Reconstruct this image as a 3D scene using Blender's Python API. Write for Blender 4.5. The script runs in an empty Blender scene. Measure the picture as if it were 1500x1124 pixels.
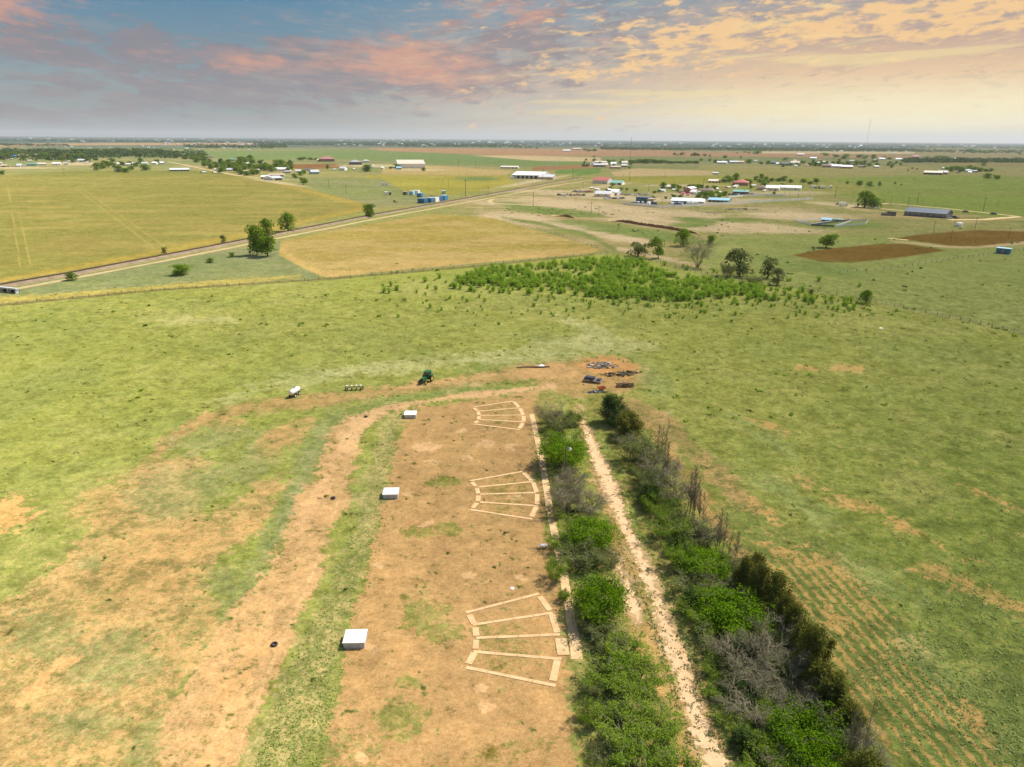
import bpy, math, random
import numpy as np
from mathutils import Vector, Matrix
R = math.radians
sc = bpy.context.scene
col = sc.collection
# ------------------------------------------------------------------ camera
H = 54.0; F = 1040.0; PITCH = math.atan((562 - 203.2) / F); ROLL = R(0.41)
fw = np.array((0, math.cos(PITCH), -math.sin(PITCH)))
r0 = np.array((1., 0, 0)); u0 = np.cross(r0, fw)
rt = r0 * math.cos(ROLL) + u0 * math.sin(ROLL)
up = u0 * math.cos(ROLL) - r0 * math.sin(ROLL)
cd = bpy.data.cameras.new('camera'); cam = bpy.data.objects.new('camera', cd); col.objects.link(cam)
cd.sensor_width = 36; cd.lens = 36 * F / 1500; cd.clip_start = 1; cd.clip_end = 200000
cam.matrix_world = Matrix(((rt[0], up[0], -fw[0], 0), (rt[1], up[1], -fw[1], 0), (rt[2], up[2], -fw[2], H), (0, 0, 0, 1)))
sc.camera = cam
sc.render.resolution_x = 1024; sc.render.resolution_y = 767
sc.view_settings.view_transform = 'Standard'; sc.view_settings.look = 'None'
EXPO = 0.35
sc.view_settings.exposure = EXPO; sc.view_settings.gamma = 1
sc.cycles.max_bounces = 6; sc.cycles.transparent_max_bounces = 8; sc.cycles.volume_bounces = 0
SUN_EL, SUN_AZ = R(54), R(62)          # azimuth measured from +Y towards +X
# ------------------------------------------------------------------ node helper
class NT:
    def __init__(s, nt): s.nt = nt; nt.nodes.clear()
    def n(s, t, **k):
        o = s.nt.nodes.new(t)
        for a, v in k.items(): setattr(o, a, v)
        return o
    def put(s, sock, v):
        if isinstance(v, bpy.types.NodeSocket): s.nt.links.new(v, sock)
        elif v is not None: sock.default_value = v
    def m(s, op, a, b=None, c=None, clamp=False):
        o = s.n('ShaderNodeMath', operation=op, use_clamp=clamp)
        s.put(o.inputs[0], a); s.put(o.inputs[1], b); s.put(o.inputs[2], c); return o.outputs[0]
    def vm(s, op, a, b=None):
        o = s.n('ShaderNodeVectorMath', operation=op); s.put(o.inputs[0], a); s.put(o.inputs[1], b); return o.outputs[0]
    def mix(s, f, a, b, bt='MIX'):
        o = s.n('ShaderNodeMix', data_type='RGBA', blend_type=bt); s.put(o.inputs[0], f); s.put(o.inputs[6], a); s.put(o.inputs[7], b); return o.outputs[2]
    def ss(s, x, lo, hi, a=0., b=1.):
        o = s.n('ShaderNodeMapRange', interpolation_type='SMOOTHSTEP'); s.put(o.inputs[0], x)
        s.put(o.inputs[1], lo); s.put(o.inputs[2], hi); s.put(o.inputs[3], a); s.put(o.inputs[4], b); return o.outputs[0]
    def noise(s, v, sc_, det=4, ro=.55, dist=0.):
        o = s.n('ShaderNodeTexNoise'); s.put(o.inputs['Vector'], v); o.inputs['Scale'].default_value = sc_
        o.inputs['Detail'].default_value = det; o.inputs['Roughness'].default_value = ro; o.inputs['Distortion'].default_value = dist; return o.outputs[0]
    def ramp(s, f, pts):
        o = s.n('ShaderNodeValToRGB'); e = o.color_ramp.elements
        while len(e) < len(pts): e.new(.5)
        for el, (p, c) in zip(e, pts): el.position = p; el.color = (*c, 1)
        s.put(o.inputs[0], f); return o.outputs[0]
    def comb(s, x, y, z=0.):
        o = s.n('ShaderNodeCombineXYZ'); s.put(o.inputs[0], x); s.put(o.inputs[1], y); s.put(o.inputs[2], z); return o.outputs[0]
def lin(c):
    return tuple(((v / 255 + .055) / 1.055) ** 2.4 if v > 10 else v / 255 / 12.92 for v in c)
SK = 2 ** -EXPO
def sk(*c): return tuple(v * SK for v in lin(c))
def sk4(*c): return (*sk(*c), 1)
# ------------------------------------------------------------------ sky
w = bpy.data.worlds.new('World'); sc.world = w; w.use_nodes = True
t = NT(w.node_tree)
tc = t.n('ShaderNodeTexCoord').outputs['Generated']
sep = t.n('ShaderNodeSeparateXYZ'); t.put(sep.inputs[0], tc); X, Y, Z = sep.outputs
az = t.m('DEGREES', t.m('ARCTAN2', X, Y)); el = t.m('DEGREES', t.m('ARCSINE', Z))
el10 = t.m('DIVIDE', el, 12., clamp=True)
left = t.ramp(el10, [(0, sk(160, 162, 158)), (.12, sk(150, 160, 158)), (.3, sk(142, 160, 164)), (.5, sk(118, 146, 160)), (.75, sk(88, 136, 166)), (1, sk(66, 112, 150))])
midr = t.ramp(el10, [(0, sk(214, 204, 182)), (.15, sk(208, 200, 182)), (.3, sk(192, 180, 168)), (.5, sk(168, 168, 165)), (.75, sk(132, 156, 170)), (1, sk(100, 135, 162))])
right = t.ramp(el10, [(0, sk(232, 226, 208)), (.08, sk(246, 238, 214)), (.2, sk(250, 230, 184)), (.36, sk(234, 198, 156)), (.55, sk(194, 168, 152)), (.75, sk(165, 160, 160)), (1, sk(140, 150, 160))])
base = t.mix(t.ss(az, -18., 3.), left, midr); base = t.mix(t.ss(az, 0., 22.), base, right)
def gauss(a0, e0, sa, se):
    dx = t.m('DIVIDE', t.m('SUBTRACT', az, a0), sa); dy = t.m('DIVIDE', t.m('SUBTRACT', el, e0), se)
    return t.m('EXPONENT', t.m('MULTIPLY', t.m('ADD', t.m('MULTIPLY', dx, dx), t.m('MULTIPLY', dy, dy)), -1.))
def addall(l):
    o = l[0]
    for q in l[1:]: o = t.m('ADD', o, q)
    return o
# cloud coordinates: streaks fall to the right on the left half, climb on the right half
el_r = t.m('SUBTRACT', el, t.m('MULTIPLY', t.m('ABSOLUTE', t.m('ADD', az, 8.)), .075))
cv = t.comb(t.m('MULTIPLY', az, .25), t.m('MULTIPLY', el_r, .8), 0.)
n_big = t.noise(cv, 1.35, 9, .62, .25)
n_fine = t.noise(t.vm('ADD', cv, (7., 3., 0)), 1.9, 9, .64, .2)
n_wisp = t.noise(t.comb(t.m('MULTIPLY', az, .12), t.m('MULTIPLY', el_r, 1.3), 3.), 1.3, 6, .6, .5)
# mauve cloud bank (left and centre)
reg = addall([t.m('MULTIPLY', gauss(-20., 8.4, 10., 2.0), -1.7), gauss(-34., 6.2, 9., 3.0), gauss(-22., 5.4, 9., 2.2), gauss(-13., 5.0, 8., 2.2), gauss(-4., 4.4, 8., 2.0), gauss(-22., 2.6, 9., .9), gauss(-36, 1., 12., .8), gauss(2., 7.5, 8., 2.2)])
mm = t.ss(t.m('ADD', n_big, t.m('MULTIPLY', reg, .22)), .59, .74)
base = t.mix(t.m('MULTIPLY', mm, .7), base, sk4(144, 132, 138))
base = t.mix(t.m('MULTIPLY', t.ss(t.m('ADD', n_wisp, t.m('MULTIPLY', gauss(-22., 1.6, 26., 2.6), .2)), .52, .8), .35), base, sk4(166, 160, 158))
# salmon light on the clouds
reg = addall([t.m('MULTIPLY', gauss(-34., 8.4, 4.5, 1.7), 1.7), t.m('MULTIPLY', gauss(-37., 6., 4., 1.2), 1.3), gauss(-9., 5.6, 4.5, 1.8), gauss(-5., 4.6, 5., 1.2), gauss(0., 8.6, 5., 1.0), gauss(-19., 4.9, 5., .8)])
so = t.ss(t.m('ADD', t.m('ADD', t.m('MULTIPLY', n_big, .6), t.m('MULTIPLY', n_fine, .4)), t.m('MULTIPLY', reg, .24)), .56, .88)
base = t.mix(t.m('MULTIPLY', so, .72), base, sk4(228, 166, 138))
base = t.mix(t.m('MULTIPLY', t.m('MULTIPLY', t.ss(n_wisp, .42, .7), gauss(-7., 4.8, 10., 2.6)), .6), base, sk4(216, 172, 146))
n_tx = t.noise(t.comb(t.m('MULTIPLY', az, .34), t.m('MULTIPLY', el_r, 1.5), 9.), 1.6, 8, .66, .3)
base = t.mix(t.m('MULTIPLY', t.m('MULTIPLY', t.ss(n_tx, .5, .68), t.ss(az, -20., 2.)), .42), base, sk4(232, 190, 158))
base = t.mix(t.m('MULTIPLY', t.m('MULTIPLY', t.ss(n_tx, .48, .34), t.ss(el, 1.2, 4.)), .22), base, sk4(120, 124, 142))
base = t.mix(t.m('MULTIPLY', t.m('MULTIPLY', t.ss(n_tx, .55, .72), t.ss(az, -8., -22.)), .35), base, sk4(196, 158, 154))
# golden flecks (right)
reg = addall([gauss(23., 7.4, 9., 1.5), gauss(32., 8.0, 6., 1.6), gauss(12., 6.6, 7., 2.0), gauss(5., 4.6, 5., .6)])
go = t.m('MULTIPLY', t.ss(t.m('ADD', n_fine, t.m('MULTIPLY', reg, .17)), .585, .73), t.ss(az, -9., -2.))
base = t.mix(t.m('MULTIPLY', go, .9), base, sk4(250, 206, 146))
reg2 = addall([gauss(11.5, 3.2, 6., .28), gauss(6., 2.6, 4., .22), gauss(24., 5.3, 9., .5), gauss(18., 1.9, 14., .35)])
wz = t.m('MULTIPLY', t.ss(t.m('ADD', n_wisp, t.m('MULTIPLY', reg2, .25)), .55, .72), t.ss(az, -6., 4.))
base = t.mix(t.m('MULTIPLY', wz, .55), base, sk4(246, 222, 158))
base = t.mix(t.m('MULTIPLY', gauss(29., 1.4, 14., 1.9), .8), base, sk4(255, 244, 200))
base = t.mix(t.m('MULTIPLY', t.ss(el, 1.4, -.3), .6), base, t.mix(t.ss(az, -25., 15.), sk4(148, 150, 148), sk4(232, 226, 206)))
nish = t.n('ShaderNodeTexSky', sky_type='NISHITA', sun_disc=False, sun_elevation=SUN_EL, sun_rotation=SUN_AZ)
nish.air_density = 1.2; nish.dust_density = 1.5
high = t.vm('MULTIPLY', nish.outputs[0], (.10, .10, .10))
skyc = t.mix(t.ss(el, 11., 24.), base, high)
bg = t.n('ShaderNodeBackground'); t.put(bg.inputs[0], skyc); bg.inputs[1].default_value = 1.0
ow = t.n('ShaderNodeOutputWorld'); t.nt.links.new(bg.outputs[0], ow.inputs[0])
# ------------------------------------------------------------------ sun
sl = bpy.data.lights.new('sun', 'SUN'); so_ = bpy.data.objects.new('sun', sl); col.objects.link(so_)
sl.energy = 4.8; sl.angle = R(.5); sl.color = (1, .94, .84)
sdir = Vector((math.sin(SUN_AZ) * math.cos(SUN_EL), math.cos(SUN_AZ) * math.cos(SUN_EL), math.sin(SUN_EL)))
so_.rotation_euler = sdir.to_track_quat('Z', 'Y').to_euler(); so_.location = (0, 0, 300)
# ------------------------------------------------------------------ ground survey helpers
def G(px, py, z=0.):
    d = fw + rt * (px - 750) / F - up * (py - 562) / F
    k = (z - H) / d[2]
    return Vector((d[0] * k, d[1] * k, z))
def mpp(p):                                   # metres per photo pixel at a point
    return float(np.dot(np.array(p) - np.array((0, 0, H)), fw)) / F
K = 1.07
def S(*c): return tuple(min(.85, v / K) for v in lin(c))
# ------------------------------------------------------------------ materials
MATS = {}
def mat(name, c, rough=.85, var=.15, scale=1.5, metal=0., bump=0.):
    if name in MATS: return MATS[name]
    m = bpy.data.materials.new(name); m.use_nodes = True; t = NT(m.node_tree)
    oc = t.n('ShaderNodeTexCoord').outputs['Object']
    nz = t.noise(oc, scale, 5, .6)
    f = t.ss(nz, .25, .75)
    cc = t.mix(f, (*[v * (1 - var) for v in c], 1), (*[min(.9, v * (1 + var)) for v in c], 1))
    b = t.n('ShaderNodeBsdfPrincipled'); t.put(b.inputs['Base Color'], cc); b.inputs['Roughness'].default_value = rough; b.inputs['Metallic'].default_value = metal
    if bump:
        bp = t.n('ShaderNodeBump'); bp.inputs['Strength'].default_value = bump; bp.inputs['Distance'].default_value = .02
        t.put(bp.inputs['Height'], t.noise(oc, scale * 8, 4)); t.nt.links.new(bp.outputs[0], b.inputs['Normal'])
    o = t.n('ShaderNodeOutputMaterial'); t.nt.links.new(b.outputs[0], o.inputs[0])
    MATS[name] = m; return m
def leafmat(name, c1, c2, trans=.35):
    m = bpy.data.materials.new(name); m.use_nodes = True; t = NT(m.node_tree)
    g = t.n('ShaderNodeNewGeometry'); oi = t.n('ShaderNodeObjectInfo')
    rnd = t.m('ADD', t.m('MULTIPLY', g.outputs['Random Per Island'], .7), t.m('MULTIPLY', oi.outputs['Random'], .3))
    cc = t.mix(rnd, (*c1, 1), (*c2, 1))
    d = t.n('ShaderNodeBsdfDiffuse'); t.put(d.inputs[0], cc)
    tr = t.n('ShaderNodeBsdfTranslucent'); t.put(tr.inputs[0], cc)
    mx = t.n('ShaderNodeMixShader'); mx.inputs[0].default_value = trans
    t.nt.links.new(d.outputs[0], mx.inputs[1]); t.nt.links.new(tr.outputs[0], mx.inputs[2])
    o = t.n('ShaderNodeOutputMaterial'); t.nt.links.new(mx.outputs[0], o.inputs[0]); MATS[name] = m; return m
# ------------------------------------------------------------------ object helpers
def tag(o, label=None, cat=None, group=None, kind=None):
    if label: o['label'] = label
    if cat: o['category'] = cat
    if group: o['group'] = group
    if kind: o['kind'] = kind
    return o
def empty(name, loc=(0, 0, 0), rz=0, s=1.):
    o = bpy.data.objects.new(name, None); col.objects.link(o); o.location = loc; o.rotation_euler = (0, 0, rz); o.scale = (s, s, s); o.empty_display_size = .5
    return o
class MB:
    def __init__(s): s.v = []; s.f = []; s.mi = []
    def add(s, vs, fs, mi=0):
        b = len(s.v); s.v += [tuple(q) for q in vs]; s.f += [tuple(i + b for i in q) for q in fs]; s.mi += [mi] * len(fs); return s
    def box(s, c, d, rz=0., mi=0, top=1.):
        x, y, z = d[0] / 2, d[1] / 2, d[2] / 2; ca, sa = math.cos(rz), math.sin(rz); vs = []
        for k, q in ((-1, 1.), (1, top)):
            for a, b in ((-x * q, -y * q), (x * q, -y * q), (x * q, y * q), (-x * q, y * q)):
                vs.append((c[0] + a * ca - b * sa, c[1] + a * sa + b * ca, c[2] + k * z))
        return s.add(vs, [(3, 2, 1, 0), (4, 5, 6, 7), (0, 1, 5, 4), (1, 2, 6, 5), (2, 3, 7, 6), (3, 0, 4, 7)], mi)
    def tube(s, pts, rad, n=6, mi=0, cap=True):
        pts = [Vector(p) for p in pts]; vs = []; k = len(pts)
        if not isinstance(rad, (list, tuple)): rad = [rad] * k
        for i, p in enumerate(pts):
            d = (pts[min(i + 1, k - 1)] - pts[max(i - 1, 0)]).normalized()
            a = d.cross(Vector((0, 0, 1)) if abs(d.z) < .9 else Vector((1, 0, 0))).normalized(); b = d.cross(a)
            for j in range(n):
                q = 2 * math.pi * j / n; vs.append(p + (a * math.cos(q) + b * math.sin(q)) * rad[i])
        fs = [(i * n + j, i * n + (j + 1) % n, (i + 1) * n + (j + 1) % n, (i + 1) * n + j) for i in range(k - 1) for j in range(n)]
        if cap: fs += [tuple(range(n)), tuple(range((k - 1) * n, k * n))]
        return s.add(vs, fs, mi)
    def build(s, name, mats, parent=None, smooth=False):
        me = bpy.data.meshes.new(name); me.from_pydata(s.v, [], s.f)
        if not isinstance(mats, (list, tuple)): mats = [mats]
        for m in mats: me.materials.append(m)
        me.polygons.foreach_set('material_index', s.mi)
        if smooth: me.polygons.foreach_set('use_smooth', [True] * len(s.f))
        me.update()
        o = bpy.data.objects.new(name, me); col.objects.link(o); o.parent = parent; return o
def copy_tree(o, parent=None):
    c = o.copy(); col.objects.link(c); c.parent = parent
    if parent is not None: c.matrix_parent_inverse = o.matrix_parent_inverse
    for ch in o.children: copy_tree(ch, c)
    return c
def npmesh(name, V, Fq, mats, parent=None, mi=None):
    me = bpy.data.meshes.new(name); V = np.asarray(V, dtype=np.float32); Fq = np.asarray(Fq, dtype=np.int32); k = Fq.shape[1]
    me.vertices.add(len(V)); me.vertices.foreach_set('co', V.ravel())
    me.loops.add(Fq.size); me.loops.foreach_set('vertex_index', Fq.ravel())
    me.polygons.add(len(Fq)); me.polygons.foreach_set('loop_start', np.arange(0, Fq.size, k, dtype=np.int32))
    me.polygons.foreach_set('loop_total', np.full(len(Fq), k, dtype=np.int32))
    for m in (mats if isinstance(mats, (list, tuple)) else [mats]): me.materials.append(m)
    if mi is not None: me.polygons.foreach_set('material_index', np.asarray(mi, dtype=np.int32))
    me.update(calc_edges=True)
    o = bpy.data.objects.new(name, me); col.objects.link(o); o.parent = parent; return o
# ------------------------------------------------------------------ numpy noise
def vnoise(x, y, seed=0):
    xi = np.floor(x).astype(np.int64); yi = np.floor(y).astype(np.int64); xf = x - xi; yf = y - yi
    u = xf * xf * (3 - 2 * xf); v = yf * yf * (3 - 2 * yf)
    def h(a, b):
        n = (a * 374761393 + b * 668265263 + seed * 974711) & 0xffffffff
        n = ((n ^ (n >> 13)) * 1274126177) & 0xffffffff
        return ((n ^ (n >> 16)) & 0xffff) / 65535.
    return (h(xi, yi) * (1 - u) + h(xi + 1, yi) * u) * (1 - v) + (h(xi, yi + 1) * (1 - u) + h(xi + 1, yi + 1) * u) * v
def fbm(x, y, s, oc=4, seed=0, g=.55):
    a = 1.; o = 0.; tt = 0.
    for i in range(oc):
        o = o + a * vnoise(x / s * 2 ** i + 13.7 * i, y / s * 2 ** i - 7.1 * i, seed + i); tt += a; a *= g
    return o / tt
def sst(x, lo, hi):
    q = np.clip((x - lo) / (hi - lo), 0, 1); return q * q * (3 - 2 * q)
# ------------------------------------------------------------------ ground sheet (polar grid, finer where the land is seen closer)
azs = np.concatenate([np.linspace(-180, -47, 30)[:-1], np.linspace(-47, 47, 1150), np.linspace(47, 180, 30)[1:-1]])
deps = np.concatenate([np.linspace(90, 50, 14)[:-1], np.linspace(50, 12, 470)[:-1], 12 * (np.linspace(1, (.072 / 12) ** .5, 400) ** 2)])
rr = H / np.tan(np.radians(deps)); rr[0] = .5
na, nr = len(azs), len(rr)
AZ, RR = np.meshgrid(np.radians(azs), rr)
GX = (RR * np.sin(AZ)).ravel(); GY = (RR * np.cos(AZ)).ravel()
def proj(x, y):
    dz = -H; dep = x * fw[0] + y * fw[1] + dz * fw[2]
    dep = np.where(dep < 12, 12, dep)
    return 750 + F * (x * rt[0] + y * rt[1] + dz * rt[2]) / dep, 562 - F * (x * up[0] + y * up[1] + dz * up[2]) / dep
U, V = proj(GX, GY)
nA = fbm(GX, GY, 40, 5, 1); nB = fbm(GX, GY, 9, 4, 2); nC = fbm(GX, GY, 2.2, 3, 3); nD = fbm(GX, GY, 260, 5, 4); nE = fbm(GX * .25, GY, 30, 4, 5)
nF = fbm(GX, GY, 18, 5, 6); nG = fbm(GX * .15, GY, 90, 5, 7)
nS = fbm(GX, GY, 24, 7, 11, .86); nT = fbm(GX, GY, 60, 8, 31, .82); nR = fbm(GX * .22, GY, 40, 8, 51, .85); nQ = fbm(GX, GY, 3., 4, 71, .9)
z_ = lambda q: (q - q.mean()) / q.std()
nS = z_(nS); nT = z_(nT); nR = z_(nR); nQ = z_(nQ)
jit = 4 * (nB - .5) + 6 * (nF - .5) + .75 * nS + .6 * nQ               # ragged edges
pxm = np.maximum(1, F / np.hypot(RR.ravel(), H))    # pixels per metre
jitp = np.clip(jit * .32 * pxm, -22, 22) * sst(V, 330, 620) + np.clip(jit * .12 * pxm, -9, 9) * (1 - sst(V, 330, 620))
def sdpoly(pts):
    P = np.array(pts, float); n = len(P)
    sel = np.nonzero((U > P[:, 0].min() - 60) & (U < P[:, 0].max() + 60) & (V > P[:, 1].min() - 60) & (V < P[:, 1].max() + 60))[0]
    u = U[sel]; v = V[sel]; d = np.full(u.shape, 1e12); ins = np.zeros(u.shape, bool)
    for i in range(n):
        a = P[i]; b = P[(i + 1) % n]; e = b - a; wx = u - a[0]; wy = v - a[1]
        tt = np.clip((wx * e[0] + wy * e[1]) / max(e @ e, 1e-9), 0, 1)
        d = np.minimum(d, (wx - e[0] * tt) ** 2 + (wy - e[1] * tt) ** 2)
        c = (a[1] > v) != (b[1] > v); den = (b[1] - a[1]) or 1e-9
        ins ^= c & (u < (b[0] - a[0]) * (v - a[1]) / den + a[0])
    o = np.full(U.shape, -60.); o[sel] = np.where(ins, 1, -1) * np.sqrt(d); return o
def poly(pts, soft=2., j=1.): return sst(sdpoly(pts) + j * jitp, -soft * 1.3, soft * 1.3)
def line(pts, soft=2., j=1.):                       # pts: (u, v, halfwidth)
    P = np.array(pts, float); g = 60 + P[:, 2].max()
    sel = np.nonzero((U > P[:, 0].min() - g) & (U < P[:, 0].max() + g) & (V > P[:, 1].min() - g) & (V < P[:, 1].max() + g))[0]
    u = U[sel]; v = V[sel]; o = np.full(u.shape, -1e9)
    for a, b in zip(P[:-1], P[1:]):
        e = (b - a)[:2]; wx = u - a[0]; wy = v - a[1]; tt = np.clip((wx * e[0] + wy * e[1]) / max(e @ e, 1e-9), 0, 1)
        o = np.maximum(o, a[2] + (b[2] - a[2]) * tt - np.hypot(wx - e[0] * tt, wy - e[1] * tt))
    q = np.zeros(U.shape); q[sel] = sst(o + j * jitp[sel], -soft * 1.3, soft * 1.3); return q
def blob(u, v, ru, rv, ang=0., soft=.35, j=1.):
    c, s = math.cos(R(ang)), math.sin(R(ang)); du = U - u; dv = V - v
    return sst(1 - np.hypot((du * c + dv * s) / ru, (-du * s + dv * c) / rv) + j * jitp / min(ru, rv) * .8, -soft * 1.1, soft * 1.1)
CA = np.zeros((len(GX), 3)); CB = np.zeros((len(GX), 3)); M = np.zeros(len(GX))
nP = z_(fbm(GX, GY, 1.1, 3, 131, .9)) * .9 + z_(fbm(GX, GY, 5., 3, 141, .8)) * .25; nearP = sst(V, 360, 430)
def put(mask, A=None, B=None, m=None, k=1.):
    global CA, CB, M
    mk = sst(mask * 2 - 1 + .5 * nP, -.55, .55) * (mask > .02); mask = mask * (1 - nearP) + mk * nearP
    q = (mask * k)[:, None]
    if A is not None: CA = CA * (1 - q) + np.array(S(*A) if not isinstance(A, np.ndarray) else A) * q
    if B is not None: CB = CB * (1 - q) + np.array(S(*B)) * q
    if m is not None: M = M * (1 - mask * k) + m * mask * k
one = np.ones(len(GX))
put(one, (160, 158, 96), (196, 168, 116), .3)
# ---- far country
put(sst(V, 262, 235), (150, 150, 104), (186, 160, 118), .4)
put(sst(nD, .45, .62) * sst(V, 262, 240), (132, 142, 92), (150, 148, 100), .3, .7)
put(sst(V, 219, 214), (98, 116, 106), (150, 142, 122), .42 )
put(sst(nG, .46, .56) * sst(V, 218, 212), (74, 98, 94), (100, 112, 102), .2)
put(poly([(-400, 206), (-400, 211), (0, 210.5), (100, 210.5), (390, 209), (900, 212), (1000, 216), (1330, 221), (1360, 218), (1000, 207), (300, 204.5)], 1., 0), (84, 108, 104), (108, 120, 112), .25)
put(poly([(-300, 217), (0, 215), (120, 213), (370, 213), (370, 209.5), (190, 209.5), (100, 210), (-300, 213)], .7, 0), (182, 150, 112), (196, 156, 116), .6)
put(poly([(-300, 222), (0, 222), (60, 218), (140, 217), (280, 216), (280, 219), (-300, 219)], .8, 0), (102, 124, 88), (110, 128, 92), .2)
put(poly([(370, 222), (560, 220), (750, 229), (860, 235), (860, 241), (790, 243), (620, 240), (470, 231), (380, 236), (270, 229), (240, 222)], .8, 0), (130, 148, 92), (140, 150, 96), .3)
put(poly([(540, 217), (740, 218), (950, 219), (1000, 222), (1330, 228), (1330, 232), (1100, 230), (930, 229), (740, 228), (560, 221)], .8, 0), (188, 144, 108), (196, 152, 116), .5)
put(poly([(690, 228), (760, 228), (880, 231), (880, 237), (790, 236)], .6, 0), (214, 184, 140), (220, 190, 146), .5)
put(poly([(560, 247), (640, 243), (750, 250), (740, 258), (640, 260), (560, 255)], 1., 0), (196, 168, 112), (204, 176, 120), .5)
put(poly([(540, 256), (740, 258), (760, 272), (660, 286), (600, 282), (520, 268)], 2, .3), (168, 158, 78), (190, 172, 84), .5)
put(blob(640, 270, 45, 5), (178, 166, 72), (186, 170, 78), .5)
put(blob(700, 262, 32, 3), (130, 146, 88), None, .1)
put(poly([(425, 241), (490, 240), (510, 245), (460, 248), (425, 247)], .6, 0), (150, 108, 68), (158, 112, 72), .5)
put(poly([(780, 244), (870, 241), (880, 247), (816, 249), (780, 250)], .8, 0), (168, 128, 88), (176, 132, 92), .5)
put(poly([(816, 249), (880, 246), (880, 253), (850, 258), (812, 254)], .8, 0), (122, 146, 78), (130, 148, 82), .2)
put(poly([(895, 252), (930, 247), (1045, 250), (1045, 257), (900, 259)], .8, 0), (204, 176, 130), (210, 180, 134), .5)
put(poly([(900, 259), (1040, 258), (1150, 262), (1100, 276), (1000, 272), (905, 268)], 1.5, 0), (166, 160, 76), (176, 164, 84), .4)
put(poly([(1030, 242), (1500, 245), (1700, 250), (1700, 262), (1300, 258), (1130, 262), (1020, 248)], 1.5, .2), (168, 158, 98), (182, 164, 112), .4)
put(poly([(1115, 222), (1345, 222.5), (1345, 226), (1115, 225)], .6, 0), (222, 192, 150), (226, 198, 154), .5)
put(poly([(1340, 219), (1700, 222), (1700, 236), (1340, 232)], 1, 0), (172, 156, 112), (180, 160, 118), .4)
put(poly([(1200, 262), (1340, 257), (1700, 262), (1700, 345), (1500, 325), (1330, 300), (1215, 284)], 2.5, .3), (146, 158, 78), (160, 160, 86), .25)
put(poly([(1350, 238), (1700, 238), (1700, 246), (1400, 243)], 1, 0), (158, 150, 92), (190, 150, 112), .4)
put(poly([(1060, 262), (1210, 259), (1260, 272), (1290, 285), (1150, 285), (1060, 275)], 2, .3), (158, 158, 84), (176, 164, 92), .3)
put(poly([(400, 258), (560, 262), (600, 285), (640, 300), (541, 303), (420, 264)], 2, .3), (146, 150, 98), (166, 158, 112), .35)
# ---- middle ground on the right (scraped pits, pasture)
put(poly([(640, 306), (760, 283), (830, 268), (960, 296), (1200, 300), (1480, 330), (1700, 350), (1700, 520), (1500, 488), (1290, 444), (1150, 420), (1060, 408), (950, 378), (880, 364), (730, 318)], 2, .3), (160, 156, 96), (198, 170, 120), .42)
put(poly([(1050, 345), (1180, 345), (1300, 345), (1500, 360), (1700, 380), (1700, 530), (1500, 490), (1290, 444), (1150, 420), (1040, 400), (1000, 372)], 5, .5), (156, 160, 92), (190, 178, 120), .28)
for a in ((860, 302, 110, 8, 6), (760, 300, 70, 6, 4), (960, 325, 110, 8, 7), (1060, 330, 90, 9, 4), (800, 325, 90, 7, 10), (900, 346, 60, 6, 10), (1160, 315, 80, 8, 3), (1000, 312, 60, 5, 3), (820, 283, 90, 4, 2), (1120, 335, 90, 6, 2), (960, 376, 60, 4, 12), (740, 322, 40, 5, 10)):
    put(blob(*a, .5), None, (224, 194, 152), .86)
for a in ((830, 312, 60, 5, 5), (780, 305, 60, 6, 8), (890, 335, 80, 6, 8), (1020, 323, 30, 4, 5), (960, 345, 80, 6, 8), (1080, 322, 40, 3, 0), (1240, 330, 60, 5, 0), (1180, 390, 80, 10, 8), (1010, 330, 30, 3, 0)):
    put(blob(*a, .5), (136, 148, 84), None, .12)
put(line([(735, 318, 2), (800, 330, 3), (860, 345, 3), (900, 365, 3)], 2), (140, 146, 86), None, .1)
# ploughed plots
put(poly([(1160, 374), (1200, 366), (1290, 357), (1330, 358), (1388, 367), (1330, 376), (1250, 385), (1205, 384)], .8, .15), (132, 104, 50), (146, 114, 58), .5)
put(poly([(1308, 350), (1345, 344), (1430, 337), (1500, 339), (1560, 342), (1560, 350), (1500, 354), (1430, 361), (1390, 360), (1340, 353)], .8, .15), (134, 104, 52), (148, 114, 60), .5)
put(line([(1305, 353, 1.2), (1390, 362, 1.6), (1430, 363, 1.6), (1500, 356, 1.6), (1600, 348, 2)], 1.2, .2), None, (222, 186, 136), .85)
put(line([(1240, 304, 3), (1330, 318, 3), (1420, 325, 2), (1500, 321, 2), (1600, 316, 2)], 2, .4), None, (208, 176, 120), .7)
# ---- crops on the left
st = sst(fbm(GX * .3, GY, 14, 5, 9), .42, .62)
ff = poly([(-500, 290), (-200, 264), (0, 257.5), (100, 250.5), (250, 250.5), (300, 249.5), (345, 257), (400, 264), (545, 301), (541, 308), (460, 326), (367, 349), (253, 370), (101, 398), (0, 414), (-300, 466), (-600, 520)], 1., 0)
put(ff, (150, 143, 78), (176, 157, 88), .5); M = M * (1 - ff) + ff * (.22 + .42 * st + .1 * sst(U, 150, 500))
put(ff * sst(V, 262, 250), (136, 138, 74), (140, 142, 78), .2, .8)
put(ff * line([(0, 412, 3), (101, 394, 3), (253, 366, 3), (541, 304, 2), (400, 266, 1)], 4), (190, 164, 76), (200, 168, 84), .7, .9)
for ln in ([(10, 262, .3), (30, 390, .9)], [(16, 260, .3), (44, 386, .9)], [(110, 275, .25), (224, 362, .6)], [(118, 275, .2), (240, 360, .4)]):
    put(ff * line(ln, .7, 0), (196, 170, 98), (202, 176, 104), .6, .9)
f2 = poly([(411, 354), (500, 336), (632, 313.5), (720, 319), (880, 365), (868, 371), (700, 385), (560, 398), (478, 407), (440, 391), (409, 374)], 1., .05)
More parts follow.
